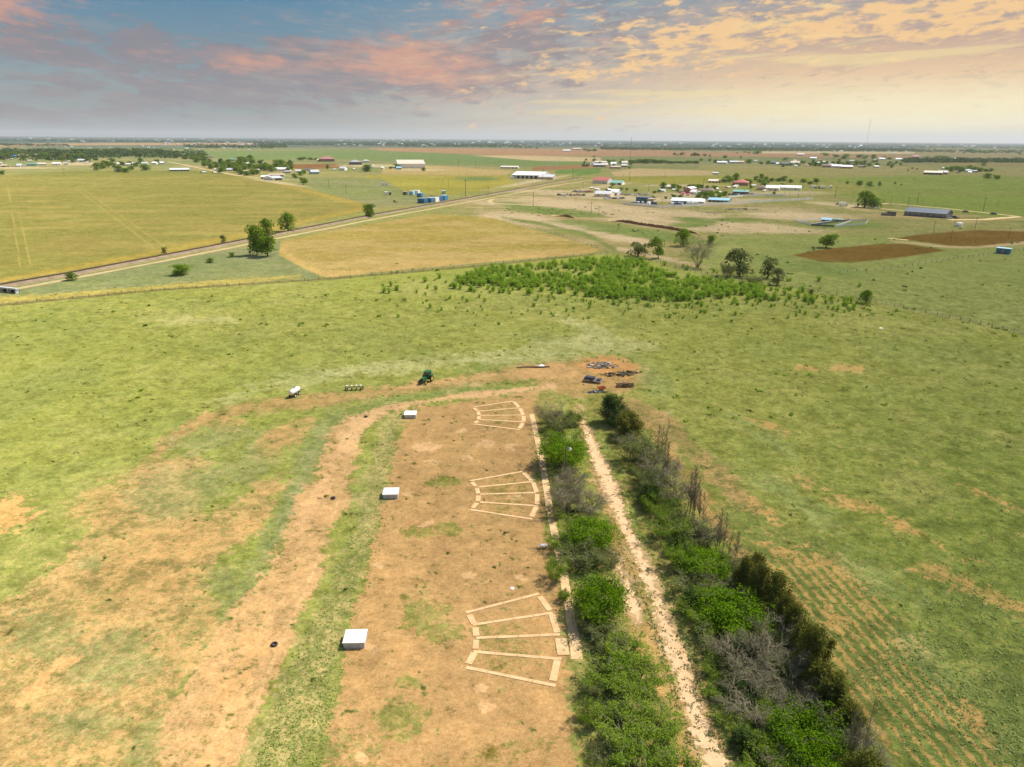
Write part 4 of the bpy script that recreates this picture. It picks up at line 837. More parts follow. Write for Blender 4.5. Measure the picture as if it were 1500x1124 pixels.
LEFT = [
 ('dead', 806, 622, 42, 38, 'bare grey shrub at the far end of the left row'), ('grey', 820, 634, 50, 40, 'grey green shrub just behind the first round green tree of the left row'),
 ('hack', 838, 622, 30, 26, 'small green bush at the far end of the left row beside the drive'),
 ('elm', 822, 684, 74, 66, 'dense dark green round tree, farthest of the leafy trees in the left row'),
 ('dead', 836, 716, 40, 42, 'bare grey brown thicket round the yard light pole'), ('dead', 828, 745, 60, 56, 'widest bare grey thicket in the left row beside the middle fan'), ('dead', 862, 752, 56, 50, 'bare grey thicket between the middle fan and the drive'),
 ('grey', 812, 760, 26, 26, 'small grey bush on the footpath side just below the middle fan'),
 ('elm', 864, 796, 78, 50, 'broad bright green tree in the left row below the bare thickets'), ('mesq', 822, 806, 48, 34, 'low green shrub behind the white topped bench'),
 ('dead', 842, 795, 32, 28, 'small bare bush between the bench and the bright green tree'),
 ('grey', 850, 830, 66, 40, 'wide grey twiggy shrub between two bright green trees'), ('grey', 888, 826, 50, 38, 'grey shrub leaning over the drive between two bright green trees'), ('mesq', 815, 850, 38, 44, 'dark green shrub left of the footpath above the nearest fan'),
 ('elm', 878, 902, 86, 84, 'large bright green tree with a visible trunk beside the footpath'), ('hack', 826, 880, 20, 24, 'small green bush on the left edge of the footpath'),
 ('grey', 868, 925, 56, 32, 'low grey shrub below the large bright green tree'), ('grey', 892, 950, 60, 44, 'grey green shrub above the wide thicket beside the nearest fan'),
 ('mesq', 916, 968, 76, 56, 'green thicket nearest the drive, level with the nearest fan'), ('mesq', 890, 1002, 72, 58, 'large mixed green and grey thicket right of the nearest fan'), ('mesq', 936, 1008, 80, 60, 'mixed green thicket at the drive edge below the nearest fan'),
 ('grey', 866, 1020, 40, 40, 'grey bush at the lower corner of the nearest fan'), ('mesq', 862, 1056, 44, 46, 'dark green shrub on the range side below the nearest fan'),
 ('mesq', 912, 1074, 84, 62, 'large green thicket above the bottom edge of the photo'), ('mesq', 962, 1076, 84, 60, 'green thicket by the drive above the bottom edge of the photo'), ('grey', 888, 1114, 60, 44, 'grey green shrub at the bottom edge of the photo, on the range side'),
 ('mesq', 936, 1142, 96, 66, 'large green thicket cut by the bottom edge of the photo'), ('mesq', 990, 1140, 80, 60, 'green shrub beside the drive cut by the bottom edge of the photo'), ('mesq', 884, 1162, 66, 50, 'green shrub on the range side cut by the bottom edge of the photo')]
RIGHT = [
 ('juni', 897, 620, 46, 44, 'dark juniper heading the right row beside the drive'), ('cedar', 918, 640, 44, 42, 'olive green cedar second from the head of the right row'), ('dead', 902, 622, 34, 30, 'brown bare bush between the first two conifers of the right row'),
 ('dead', 914, 650, 34, 22, 'low brown dead bush on the drive side below the first conifers'),
 ('grey', 930, 676, 60, 52, 'grey green bush third from the head of the right row'), ('snag', 962, 672, 22, 54, 'thin bare tree standing above the grey bushes near the head of the right row'), ('grey', 956, 684, 46, 44, 'grey shrub under the first thin bare tree'),
 ('hack', 932, 692, 22, 16, 'small bright green bush low on the drive side of the right row'),
 ('dead', 966, 708, 60, 50, 'bare grey bush with upright twigs in the upper right row'), ('grey', 952, 722, 56, 46, 'grey green bush on the drive side of the upper right row'), ('snag', 978, 706, 20, 56, 'thin bare tree behind the upright twiggy bush'),
 ('dead', 984, 738, 56, 50, 'bare grey bush at the foot of the tall bare poles'), ('snag', 1006, 752, 30, 64, 'left group of tall bare poles in the right row'), ('snag', 1020, 756, 26, 68, 'middle group of tall bare poles in the right row'), ('snag', 1030, 768, 20, 56, 'right hand group of tall bare poles in the right row'),
 ('mesq', 966, 756, 50, 44, 'dark green shrub on the drive side below the grey bushes'), ('mesq', 982, 790, 64, 50, 'dark green low thicket on the drive side, level with the tall poles'), ('grey', 1010, 790, 64, 50, 'grey green thicket below the tall bare poles'), ('dead', 1036, 800, 48, 46, 'bare bush on the field side below the tall poles'),
 ('snag', 1050, 808, 24, 66, 'bare tree standing clear on the field side below the tall poles'), ('snag', 1072, 820, 20, 50, 'small bare tree on the field side, right of the clear standing one'),
 ('elm', 1032, 842, 80, 48, 'bright green round tree in the middle of the right row'), ('mesq', 998, 832, 52, 48, 'dark shaded green shrub left of the middle bright tree'), ('grey', 1008, 866, 56, 36, 'grey green shrub on the drive side under the middle bright tree'), ('dead', 1058, 860, 60, 44, 'brownish bare thicket right of the middle bright tree'), ('cedar', 1088, 870, 36, 56, 'dark olive cedar on the field side, right of the middle bright tree'), ('dead', 1076, 846, 40, 46, 'bare brown bush on the field side behind the olive cedars'),
 ('elm', 1074, 918, 104, 62, 'widest bright green tree in the right row'), ('cedar', 1108, 884, 40, 62, 'second dark olive cedar on the field side'), ('cedar', 1132, 906, 46, 70, 'third dark olive cedar, the tallest of that group'), ('mesq', 1030, 910, 60, 46, 'dark green shrub on the drive side left of the widest bright tree'), ('hack', 1036, 882, 40, 34, 'small green tree squeezed between the two bright trees'),
 ('grey', 1050, 950, 70, 44, 'grey green shrub on the drive side under the widest bright tree'), ('dead', 1088, 990, 96, 80, 'large spreading dead tree with pale grey branches'), ('dead', 1140, 980, 90, 80, 'dead grey thicket on the field side of the large dead tree'), ('mesq', 1054, 992, 56, 46, 'dark shaded shrub left of the large dead tree'),
 ('hack', 1128, 946, 50, 50, 'dark green tree behind the large dead tree'), ('cedar', 1158, 950, 40, 66, 'olive cedar beside the dead grey thicket'), ('cedar', 1186, 1000, 58, 88, 'tall olive cedar on the field edge'), ('dead', 1160, 1034, 80, 70, 'bare dark thicket in front of the tall olive cedar'), ('cedar', 1216, 1046, 64, 72, 'broad olive cedar bulging into the field'), ('mesq', 1050, 1020, 44, 26, 'small light green bush on the drive side below the large dead tree'),
 ('dead', 1106, 1052, 90, 60, 'wide bare bush whose branches reach toward the drive'), ('hack', 1130, 1060, 50, 46, 'green tree at the left of the lowest leafy group'), ('elm', 1178, 1098, 104, 84, 'large bright green tree low in the right row'), ('hack', 1140, 1110, 60, 50, 'leafy tree left of the large low bright one'),
 ('dead', 1228, 1092, 70, 66, 'bare grey thicket right of the large low bright tree'), ('snag', 1240, 1130, 30, 96, 'tall dark dead trunk near the bottom right end of the row'), ('dead', 1272, 1120, 56, 50, 'grey bare bush outermost on the field side at the bottom'), ('elm', 1196, 1148, 90, 56, 'bright green tree cut by the bottom edge of the photo'), ('mesq', 1120, 1140, 70, 50, 'shaded green shrub cut by the bottom edge beside the drive'), ('cedar', 1262, 1160, 60, 70, 'olive cedar cut by the bottom edge of the photo'),
 ('dead', 1150, 1150, 70, 50, 'bare bush cut by the bottom edge between two leafy trees')]
RIGHT += [('mesq', 944, 706, 34, 30, 'low dark shrub on the drive side just below the small bright bush'), ('juni', 950, 740, 36, 34, 'dark juniper low on the drive side of the upper right row'), ('juni', 996, 812, 40, 36, 'dark juniper on the drive side just above the middle bright tree'),
 ('grey', 1024, 806, 44, 40, 'grey bush on the field side just above the middle bright tree'), ('juni', 1014, 892, 44, 38, 'dark juniper on the drive side between the two bright green trees'), ('hack', 1040, 930, 44, 38, 'shaded green tree low on the drive side under the widest bright tree'),
 ('grey', 1112, 930, 54, 50, 'grey green bush behind the widest bright tree, next to the olive cedars'), ('juni', 1072, 968, 50, 44, 'dark juniper just above the large spreading dead tree'), ('hack', 1150, 990, 54, 50, 'dark green tree right of the large spreading dead tree'),
 ('cedar', 1172, 970, 44, 66, 'olive cedar between the two taller field edge cedars'), ('juni', 1082, 1024, 54, 44, 'dark juniper below the large spreading dead tree'), ('grey', 1120, 1020, 60, 48, 'grey green bush just below and right of the large dead tree'),
 ('cedar', 1198, 1030, 50, 66, 'olive cedar just left of the broad bulging one'), ('juni', 1160, 1070, 54, 48, 'dark juniper tucked against the large low bright tree'), ('cedar', 1240, 1080, 50, 60, 'olive cedar on the field side of the large low bright tree'), ('juni', 1096, 1100, 60, 44, 'dark juniper beside the drive near the bottom edge'), ('mesq', 1076, 1066, 50, 34, 'low shaded shrub by the drive left of the wide bare bush'),
 ('cedar', 1104, 862, 34, 54, 'slim olive cedar at the upper end of the field side cedars'), ('cedar', 1148, 930, 38, 60, 'slim olive cedar below the tallest of the upper cedars')]
for a in LEFT: plant(*a, group=GL)
for a in RIGHT: plant(*(a[:4] + (a[4] * (1.25 if a[0] == 'snag' else 1.08), a[5])), group=GR_)
# ---- single trees in the middle distance
MID = [
 ('far', 377, 374, 26, 42, 'tall dark tree at the left of the big clump by the railway'), ('far', 392, 376, 32, 34, 'low broad tree at the foot of the big clump by the railway'), ('far', 391, 352, 20, 30, 'upper tree behind the big clump by the railway'),
 ('far', 422, 339, 25, 25, 'round dark tree at the railway just right of the big clump'), ('far', 541, 318, 18, 18, 'single round tree halfway along the railway'), ('far', 445, 271, 13, 11, 'small round tree in the green field beyond the wheat'),
 ('far', 432, 262, 8, 7, 'smaller tree just behind the small round one beyond the wheat'), ('far', 105, 411, 17, 12, 'low round bush at the near side of the railway, far left'), ('far', 266, 403, 28, 17, 'wide dark bush between the railway and the dirt track'), ('farp', 241, 373, 9, 11, 'small pale tree on the railway, left of the other small one'), ('farp', 328, 357, 10, 12, 'small pale tree on the railway nearer the big clump'),
 ('far', 308, 385, 11, 7, 'small bush below the railway, left of a smaller one'), ('far', 340, 377, 8, 7, 'smallest bush below the railway near the big clump'),
 ('farp', 935, 376, 32, 24, 'spreading grey green tree at the fence corner'), ('far', 964, 379, 18, 30, 'upright tree next to the spreading one at the fence corner'), ('far', 1001, 361, 24, 24, 'dark green tree standing alone on the scraped ground'), ('far', 1041, 359, 12, 14, 'small round tree to the right of the scraped ground tree'),
 ('bareM', 1022, 392, 36, 38, 'bare grey tree on the fence line between green ones'), ('farp', 1083, 405, 42, 42, 'largest grey green tree on the fence line'), ('farp', 1124, 408, 26, 32, 'taller of the two trees right of the largest fence line tree'), ('farp', 1139, 418, 24, 26, 'rightmost grey green tree of the fence line group'), ('grey', 1064, 408, 22, 20, 'low grey brush left of the largest fence line tree'), ('grey', 1104, 418, 30, 14, 'low brush under the two fence line trees'),
 ('far', 1268, 444, 19, 19, 'small green tree alone at the fence line to the right'), ('farp', 1187, 433, 9, 10, 'tiny bush on the fence line near the rightmost trees'), ('far', 1210, 363, 27, 22, 'dark green round tree at the tip of the ploughed plot'), ('farp', 1191, 367, 6, 6, 'tiny bush beside the round tree at the ploughed plot'),
 ('far', 1266, 304, 28, 22, 'large dark tree, left half of the pair by the farm lane'), ('far', 1280, 305, 20, 15, 'lower tree, right half of the pair by the farm lane')]
for k_, x_, y_, w_, h_, l_ in MID: plant(k_, x_, y_, w_ * 1.06, h_ * 1.22, l_)
def grp(key, pts, label, group):
    for p in pts: plant(key, *p, label, group)
grp('far', [(583, 247, 12, 8), (590, 245, 11, 8), (621, 251, 8, 6), (538, 252, 15, 12), (572, 248, 6, 5), (1440, 243, 8, 5)], 'round dark tree near the long white warehouse', 'trees near the white warehouse')
grp('far', [(142, 250, 14, 12), (150, 248, 12, 11), (159, 246, 14, 13), (168, 247, 9, 10), (175, 252, 12, 10), (184, 253, 14, 8), (192, 250, 12, 9), (199, 245, 9, 8), (206, 239, 9, 8), (213, 250, 15, 10), (180, 243, 10, 8), (166, 238, 10, 7), (190, 242, 9, 6), (230, 238, 8, 5), (3, 257, 9, 9)], 'dark green tree round the farmhouses beyond the wheat', 'trees round the farmhouses beyond the wheat')
grp('far', [(292, 236, 14, 9), (300, 237, 12, 9), (309, 248, 10, 10), (300, 245, 10, 9), (318, 247, 12, 11), (328, 246, 14, 11), (337, 248, 12, 10), (334, 240, 12, 8), (346, 253, 13, 11), (353, 256, 12, 9), (362, 258, 11, 9), (371, 257, 12, 9), (352, 244, 14, 11), (342, 246, 12, 9), (366, 248, 14, 10), (377, 250, 16, 12), (388, 250, 15, 12), (398, 252, 15, 11), (376, 256, 12, 9), (405, 246, 14, 9), (416, 248, 12, 8), (422, 252, 10, 7), (440, 258, 8, 8), (445, 256, 8, 9), (412, 241, 14, 8), (424, 243, 10, 7), (357, 236, 11, 7), (272, 234, 12, 6), (283, 234, 10, 6)], 'dark tree of the wooded hamlet beyond the wheat', 'trees of the wooded hamlet')
grp('far', [(971, 278, 11, 12), (986, 277, 10, 9), (994, 278, 10, 9), (1018, 279, 11, 10), (1028, 276, 7, 6), (1036, 277, 7, 6), (1047, 278, 7, 7), (1024, 291, 14, 12), (1033, 293, 16, 13), (1042, 290, 12, 11), (987, 291, 9, 8), (1054, 288, 10, 8), (1062, 287, 10, 8), (959, 283, 7, 4), (894, 277, 6, 5), (909, 279, 8, 5), (918, 279, 5, 4), (931, 281, 7, 5), (1061, 268, 10, 7), (1069, 268, 13, 12), (1078, 266, 12, 13), (1097, 270, 10, 8), (1091, 268, 8, 7), (1106, 265, 7, 8), (1115, 263, 9, 9), (1120, 272, 6, 5), (1056, 268, 8, 6), (898, 273, 8, 6)], 'green tree among the houses and sheds right of the railway', 'trees among the roadside houses')
grp('far', [(1122, 265, 9, 7), (1130, 266, 9, 6), (1138, 266, 9, 6), (1147, 266, 10, 9), (1158, 268, 9, 6), (1177, 268, 11, 7), (1196, 269, 11, 10), (1189, 270, 5, 4), (1134, 285, 6, 5), (1241, 270, 5, 5), (1258, 273, 11, 10), (1273, 274, 10, 9), (1288, 273, 6, 7), (1311, 270, 4, 4), (1320, 272, 3, 3)], 'small dark tree in the pasture beyond the large tree pair', 'small pasture trees')
grp('far', [(1386, 249, 8, 5), (1393, 252, 11, 9), (1400, 250, 9, 8), (1406, 253, 14, 11), (1420, 251, 12, 10), (1428, 252, 11, 8), (1435, 252, 11, 7), (1444, 252, 8, 6), (1451, 252, 8, 6), (1446, 262, 13, 9), (1460, 263, 11, 7), (1458, 260, 7, 5), (1379, 256, 5, 4), (1336, 248, 4, 3), (1330, 251, 3, 3), (1343, 249, 4, 3)], 'dark tree around the low farmstead on the right', 'trees round the farmstead on the right')
grp('far', [(1189, 243, 7, 6), (1194, 244, 8, 7), (1200, 244, 8, 6), (1203, 241, 6, 6), (1212, 242, 8, 6), (1228, 242, 8, 7), (1234, 243, 7, 6), (1243, 242, 8, 6), (1248, 244, 6, 5), (1254, 243, 8, 8), (1261, 243, 8, 8), (1267, 246, 5, 4), (1274, 244, 5, 6), (1284, 244, 5, 6), (1306, 246, 6, 6), (1177, 240, 6, 5), (1150, 235, 8, 5), (1125, 241, 8, 6), (1143, 242, 6, 4), (1160, 243, 5, 4), (1171, 243, 5, 4), (1220, 240, 8, 4), (1237, 233, 12, 6), (1258, 232, 10, 7), (1266, 233, 10, 6), (1279, 233, 9, 7), (1240, 230, 9, 5), (1225, 231, 12, 3), (1210, 229, 12, 3), (1295, 233, 8, 4), (1303, 234, 8, 4), (1356, 233, 10, 4), (1372, 233, 12, 5), (1382, 233, 11, 5), (1390, 233, 8, 4), (1405, 234, 10, 4), (1413, 234, 8, 3), (1345, 236, 8, 3)], 'dark tree in the far line of houses on the right', 'trees in the far line of houses')
grp('far', [(988, 227.5, 5, 4), (992, 228, 4, 3), (998, 228, 8, 5), (1013, 229, 5, 4), (1018, 229, 8, 6), (1023, 229, 7, 5), (1033, 229, 7, 4), (1040, 230, 4, 4), (1062, 232, 7, 5), (1085, 232, 5, 4), (1039, 237, 5, 5), (1027, 236, 6, 4), (1048, 239, 8, 6), (1055, 239, 9, 6), (1066, 239, 8, 6), (1097, 240, 11, 7), (1115, 241, 6, 4), (858, 236, 5, 4), (870, 237, 7, 5), (870, 231, 4, 3), (895, 241, 8, 7), (891, 239, 7, 6), (912, 238, 7, 5), (1452, 224, 10, 3), (1420, 223, 12, 4), (1428, 224, 12, 4), (1443, 225, 9, 3), (1412, 225, 5, 2), (1494, 227, 5, 2), (857, 221, 8, 4), (863, 222, 8, 3), (871, 222, 9, 4), (762, 217, 5, 3), (770, 217, 5, 2), (776, 217, 5, 3), (787, 218, 5, 2), (1091, 224, 5, 2.5), (1097, 225, 5, 2.5), (1109, 226, 12, 3), (1080, 225, 3, 2)], 'small distant tree among the far fields', 'scattered trees of the far fields')
grp('far', [(440, 235, 10, 4), (445, 234, 8, 5), (455, 235, 10, 3), (463, 235, 5, 4), (480, 248, 5, 8)], 'small tree beside the red roofed farm', 'trees by the red roofed farm')
rnd = random.Random(41); ex = []
for x0, x1, y0, y1, n, w0 in ((286, 385, 236, 256, 30, 11), (380, 430, 240, 252, 14, 11), (0, 130, 228, 233, 16, 10), (90, 130, 232, 239, 8, 9)): ex += [(rnd.uniform(x0, x1), rnd.uniform(y0, y1), w0 * rnd.uniform(.7, 1.2), w0 * rnd.uniform(.55, .95)) for _ in range(n)]
grp('far', [q for q in ex if not (q[1] > 247 and q[0] < 320)], 'dark tree in the shady gardens left of and around the distant hamlets', 'garden trees of the left hamlets')
ex = []
for x0, x1, y0, y1, n, w0 in ((955, 1065, 274, 292, 22, 7), (1060, 1190, 266, 278, 16, 7), (855, 925, 238, 247, 12, 6), (1100, 1320, 238, 245, 26, 6)): ex += [(rnd.uniform(x0, x1), rnd.uniform(y0, y1), w0 * rnd.uniform(.6, 1.3), w0 * rnd.uniform(.5, 1.)) for _ in range(n)]
grp('far', ex, 'small green yard tree between the houses on the right side', 'yard trees of the right hand houses')
rnd = random.Random(52)
def reg_pits(nr_):
    a = nr_.randint(3)
    if a == 0: return nr_.uniform(740, 900), nr_.uniform(304, 316)
    if a == 1: return nr_.uniform(900, 1160), nr_.uniform(300, 345)
    return nr_.uniform(1000, 1500), nr_.uniform(330, 430)
# ---- long windbreak of trees
WBK = []
random.seed(12)
for i in range(34):
    x = 922 + i * 3; WBK.append(plant('far', x, 239.3 + .35 * math.sin(i) + .4, 7, 5.5 + 1.8 * math.sin(i * .19) + random.uniform(-.6, .6), 'dark tree in the long windbreak below the radio mast', 'trees of the long windbreak'))
# ---- sapling thicket
def inpoly(x, y, P_):
    c = False
    for i in range(len(P_)):
        a, b_ = P_[i], P_[(i + 1) % len(P_)]
        if (a[1] > y) != (b_[1] > y) and x < (b_[0] - a[0]) * (y - a[1]) / (b_[1] - a[1]) + a[0]: c = not c
    return c
def sapling(seed, hh=3., leaf=None, n=26):
    rnd = random.Random(seed); nr_ = np.random.RandomState(seed); mb = MB(); C = []; N_ = []
    for i in range(4):
        a = rnd.uniform(0, 6.28); e = Vector((math.cos(a) * rnd.uniform(.3, .9), math.sin(a) * rnd.uniform(.3, .9), hh * rnd.uniform(.7, .98))); mb.tube([(0, 0, -.05), Vector((e.x * .4, e.y * .4, e.z * .55)), e], [.05, .035, .01], 4, 0, False)
        for st in (.25, .45, .65, .85, 1.):
            c = np.array((e.x * st, e.y * st, e.z * st)) + nr_.normal(0, 1, (n // 2, 3)) * np.array((.36, .36, .3)); C.append(c); N_.append(np.tile((math.cos(a) * .4, math.sin(a) * .4, .8), (n // 2, 1)))
    nb = len(mb.v); V_, Fc = leaves(np.concatenate(C), np.concatenate(N_), .13, nr_, 1.5); V_[:, 2] = np.maximum(V_[:, 2], .05)
    mb.add(V_.tolist(), Fc.tolist(), 1); return mb, [bark, leaf or L_BR]
L_SP = leafmat('leaf_sapling', (.10, .21, .012), (.33, .47, .05), .35)
SP = []
for s in range(5):
    mb, ms = sapling(100 + s, 2.4, L_SP, 34); SP.append(mb.build('sapling', ms))
THK = [(668, 408), (720, 392), (790, 389), (840, 384), (905, 380), (944, 384), (948, 394), (985, 405), (1060, 414), (1140, 424), (1210, 434), (1262, 446), (1235, 450), (1150, 441), (1060, 438), (1000, 444), (940, 440), (880, 438), (800, 428), (730, 420), (680, 418)]
GAP = [(770, 398), (850, 396), (900, 402), (840, 404), (780, 405)]
rnd = random.Random(77); spots = []
while len(spots) < 1300:
    x, y = rnd.uniform(560, 1270), rnd.uniform(380, 468)
    if inpoly(x, y, GAP) and rnd.random() < .8: continue
    ins = inpoly(x, y, THK)
    if not ins:
        if y < 388 or y < 374 + (x - 880) * .115 or (x < 900 and y < 402 - (x - 560) * .02): continue
        near_ = inpoly(x, y - 10, THK) or inpoly(x, y - 5, THK) or inpoly(x + 25, y - 6, THK)
        if rnd.random() > (.34 if near_ else .045): continue
    elif rnd.random() > .95 - .6 * (x > 1120): continue
    spots.append((x, y, ins))
spots.sort(key=lambda q: -q[1])
for i, (x, y, ins) in enumerate(spots[:300]):
    o = SP[i] if i < 5 else SP[i % 5].copy()
    if i >= 5: col.objects.link(o)
    o.location = G(x, y); k = rnd.uniform(.4, 1.05) * (1. if ins else .6); o.scale = (k * 1.15, k * 1.15, k); o.rotation_euler = (0, 0, rnd.uniform(0, 6.28))
    tag(o, 'bright green sapling on the near side of the sapling thicket', 'sapling', 'green saplings of the thicket in the middle of the field')
VV = []; FF = []; MI = []; off = 0
pr = [(np.array([v.co[:] for v in s.data.vertices]), [tuple(p.vertices) for p in s.data.polygons], [p.material_index for p in s.data.polygons]) for s in SP]
mb = MB()
for i, (x, y, ins) in enumerate(spots[300:]):
    v, f, mi = pr[i % 5]; p = G(x, y); k = rnd.uniform(.42, 1.08); a = rnd.uniform(0, 6.28); ca, sa = math.cos(a), math.sin(a)
    q = np.stack([(v[:, 0] * ca - v[:, 1] * sa) * k * 1.2 + p.x, (v[:, 0] * sa + v[:, 1] * ca) * k * 1.2 + p.y, v[:, 2] * k], 1)
    b0 = len(mb.v); mb.v += [tuple(u) for u in q]; mb.f += [tuple(j + b0 for j in t_) for t_ in f]; mb.mi += mi
o = mb.build('sapling_thicket', [bark, L_SP]); tag(o, kind='stuff')
# ---- weeds and low bushes dotted over the home field (stuff)
def clumps(name, n, region, size, leafm, seed, blades=7, flat=.5):
    nr_ = np.random.RandomState(seed); C = []; S_ = []
    while len(C) < n:
        x, y = region(nr_); p = G(x, y)
        C.append((p.x, p.y, 0)); S_.append(size * nr_.uniform(.45, 1.5))
    C = np.array(C); S_ = np.array(S_); m_ = len(C)
    c = np.repeat(C, blades, 0); s = np.repeat(S_, blades)[:, None]
    c = c + nr_.normal(0, 1, c.shape) * np.array((.5, .5, 0)) * s + np.array((0, 0, 1)) * s * flat * nr_.uniform(.2, 1., (len(c), 1))
    V_, Fc = leaves(c, np.tile((0, 0, .9), (len(c), 1)), 1., nr_, 1.3)
    V_ = (V_ - np.repeat(c, 4, 0)) * np.repeat(s, 4, 0) * .42 + np.repeat(c, 4, 0); V_[:, 2] = np.maximum(V_[:, 2], .015)
    o = npmesh(name, V_, Fc, leafm); tag(o, kind='stuff'); return o
def reg_field(nr_):
    while True:
        x, y = nr_.uniform(-150, 1650), nr_.uniform(420, 620)
        if y < 452 + max(0, (x - 1000)) * .11 - max(0, min(450, x)) * .06: continue
        if 230 < x < 940 and y > 530: continue
        return x, y
L_WD = leafmat('leaf_weed', (.13, .17, .055), (.26, .30, .11), .3); L_GR = leafmat('grass_blade', (.24, .31, .07), (.42, .48, .14), .3); L_SG = leafmat('leaf_sage', (.19, .25, .07), (.34, .40, .14), .3)
clumps('weeds', 300, reg_field, .42, L_MD, 5, 9, .5)
clumps('weeds', 170, reg_pits, .7, L_DK, 15, 9, .5)
def reg_edge(nr_):
    t_ = nr_.rand(); a = nr_.randint(3)
    if a == 0: return 560 + 340 * t_, 398 + nr_.normal(8, 10)
    if a == 1: return 880 + 620 * t_, 376 + 116 * t_ ** 1.05 + nr_.normal(0, 4)
    return nr_.uniform(150, 1400), nr_.uniform(430, 480)
clumps('weeds', 150, reg_edge, .6, L_MD, 6, 12, .8)
WR = [((812, 600), (915, 1130), 18), ((905, 600), (1160, 1130), 40), ((915, 620), (1180, 1130), 40)]
def reg_row(nr_):
    a, b_, wd = WR[nr_.randint(3)]; q = nr_.rand() ** .8; return a[0] + (b_[0] - a[0]) * q + nr_.normal(0, 1) * wd * (.3 + .7 * q), a[1] + (b_[1] - a[1]) * q
DRV = [(848, 600, 9), (868, 655, 16), (900, 730, 22), (936, 815, 26), (958, 872, 26), (974, 910, 24), (988, 950, 24), (1004, 1000, 26), (1022, 1050, 28), (1046, 1110, 32)]
def reg_drv(nr_):
    i = nr_.randint(len(DRV) - 1); q = nr_.rand(); a, b_ = DRV[i], DRV[i + 1]; w_ = a[2] + (b_[2] - a[2]) * q
    off = nr_.choice([-1, 1]) * w_ * (.62 + .3 * abs(nr_.normal())) if nr_.rand() < .8 else nr_.normal() * w_ * .3
    return a[0] + (b_[0] - a[0]) * q + off, a[1] + (b_[1] - a[1]) * q
clumps('weeds', 1500, reg_drv, .13, L_WD, 17, 6)
clumps('weeds', 7000, reg_row, .22, L_WD, 7, 6)
def near_reg(polys):
    def f(nr_):
        while True:
            P_ = polys[nr_.randint(len(polys))]; x = nr_.uniform(min(q[0] for q in P_), max(q[0] for q in P_)); y = nr_.uniform(min(q[1] for q in P_), max(q[1] for q in P_))
            if inpoly(x, y, P_): return x, y
    return f
clumps('grass', 2600, near_reg([[(590, 600), (575, 700), (560, 800), (520, 900), (500, 1000), (470, 1130), (370, 1130), (430, 960), (480, 860), (530, 740), (560, 640)]]), .13, L_GR, 8, 5)
clumps('grass', 4000, near_reg([[(1000, 620), (1500, 640), (1500, 1130), (1350, 1130), (1200, 930)], [(1500, 700), (1500, 1130), (1250, 1000)]]), .17, L_SG, 9, 5)
for P_ in list(PRO.values()):
    for o in P_:
        if 'label' not in o:
            for ch in list(o.children): bpy.data.objects.remove(ch)
            bpy.data.objects.remove(o)
# ---- towns and woods on the horizon (one mass)
nr_ = np.random.RandomState(2); C = []; Nn = []; 
BANDS = [(-60, 620, 206.0, 212.5, 2600), (600, 1560, 207.0, 213.5, 1500), (880, 1340, 215.5, 219, 1300), (-60, 250, 220.5, 227, 420), (60, 300, 223, 232, 330), (370, 700, 210.5, 215.5, 700), (380, 420, 213, 219, 120), (270, 400, 215.5, 220.5, 160), (590, 760, 212, 216.5, 260), (1340, 1500, 217, 220, 160), (1325, 1560, 236.4, 238.6, 420), (0, 100, 217.4, 218.6, 80), (-60, 140, 226, 236, 120)]
for x0, x1, y0, y1, n in BANDS:
    for i in range(n):
        x, y = nr_.uniform(x0, x1), nr_.uniform(y0, y1) + .0065 * (nr_.uniform(x0, x1) - 750) * 0
        yy = y + .0065 * (x - 750) * (1 if y0 < 219 else 0)
        p = G(x, max(yy, 205.2 + .0071 * (x - 750))); s = 7 + nr_.rand() * 6; dist = p.length
        if dist > 14000: s *= 1.8
        k = 16; c = np.array(p) + nr_.normal(0, 1, (k, 3)) * np.array((s * .55, s * .55, 0)) + np.array((0, 0, s * .45)) + nr_.uniform(-.35, .35, (k, 3)) * np.array((0, 0, s))
        C.append(c); Nn.append(np.tile((0, -.3, .8), (k, 1)))
C = np.concatenate(C); V_, Fc = leaves(C, np.concatenate(Nn), 2.6, nr_, 1.2); V_[:, 2] = np.maximum(V_[:, 2], .1)
o = npmesh('woods', V_, Fc, L_DK); tag(o, kind='stuff')
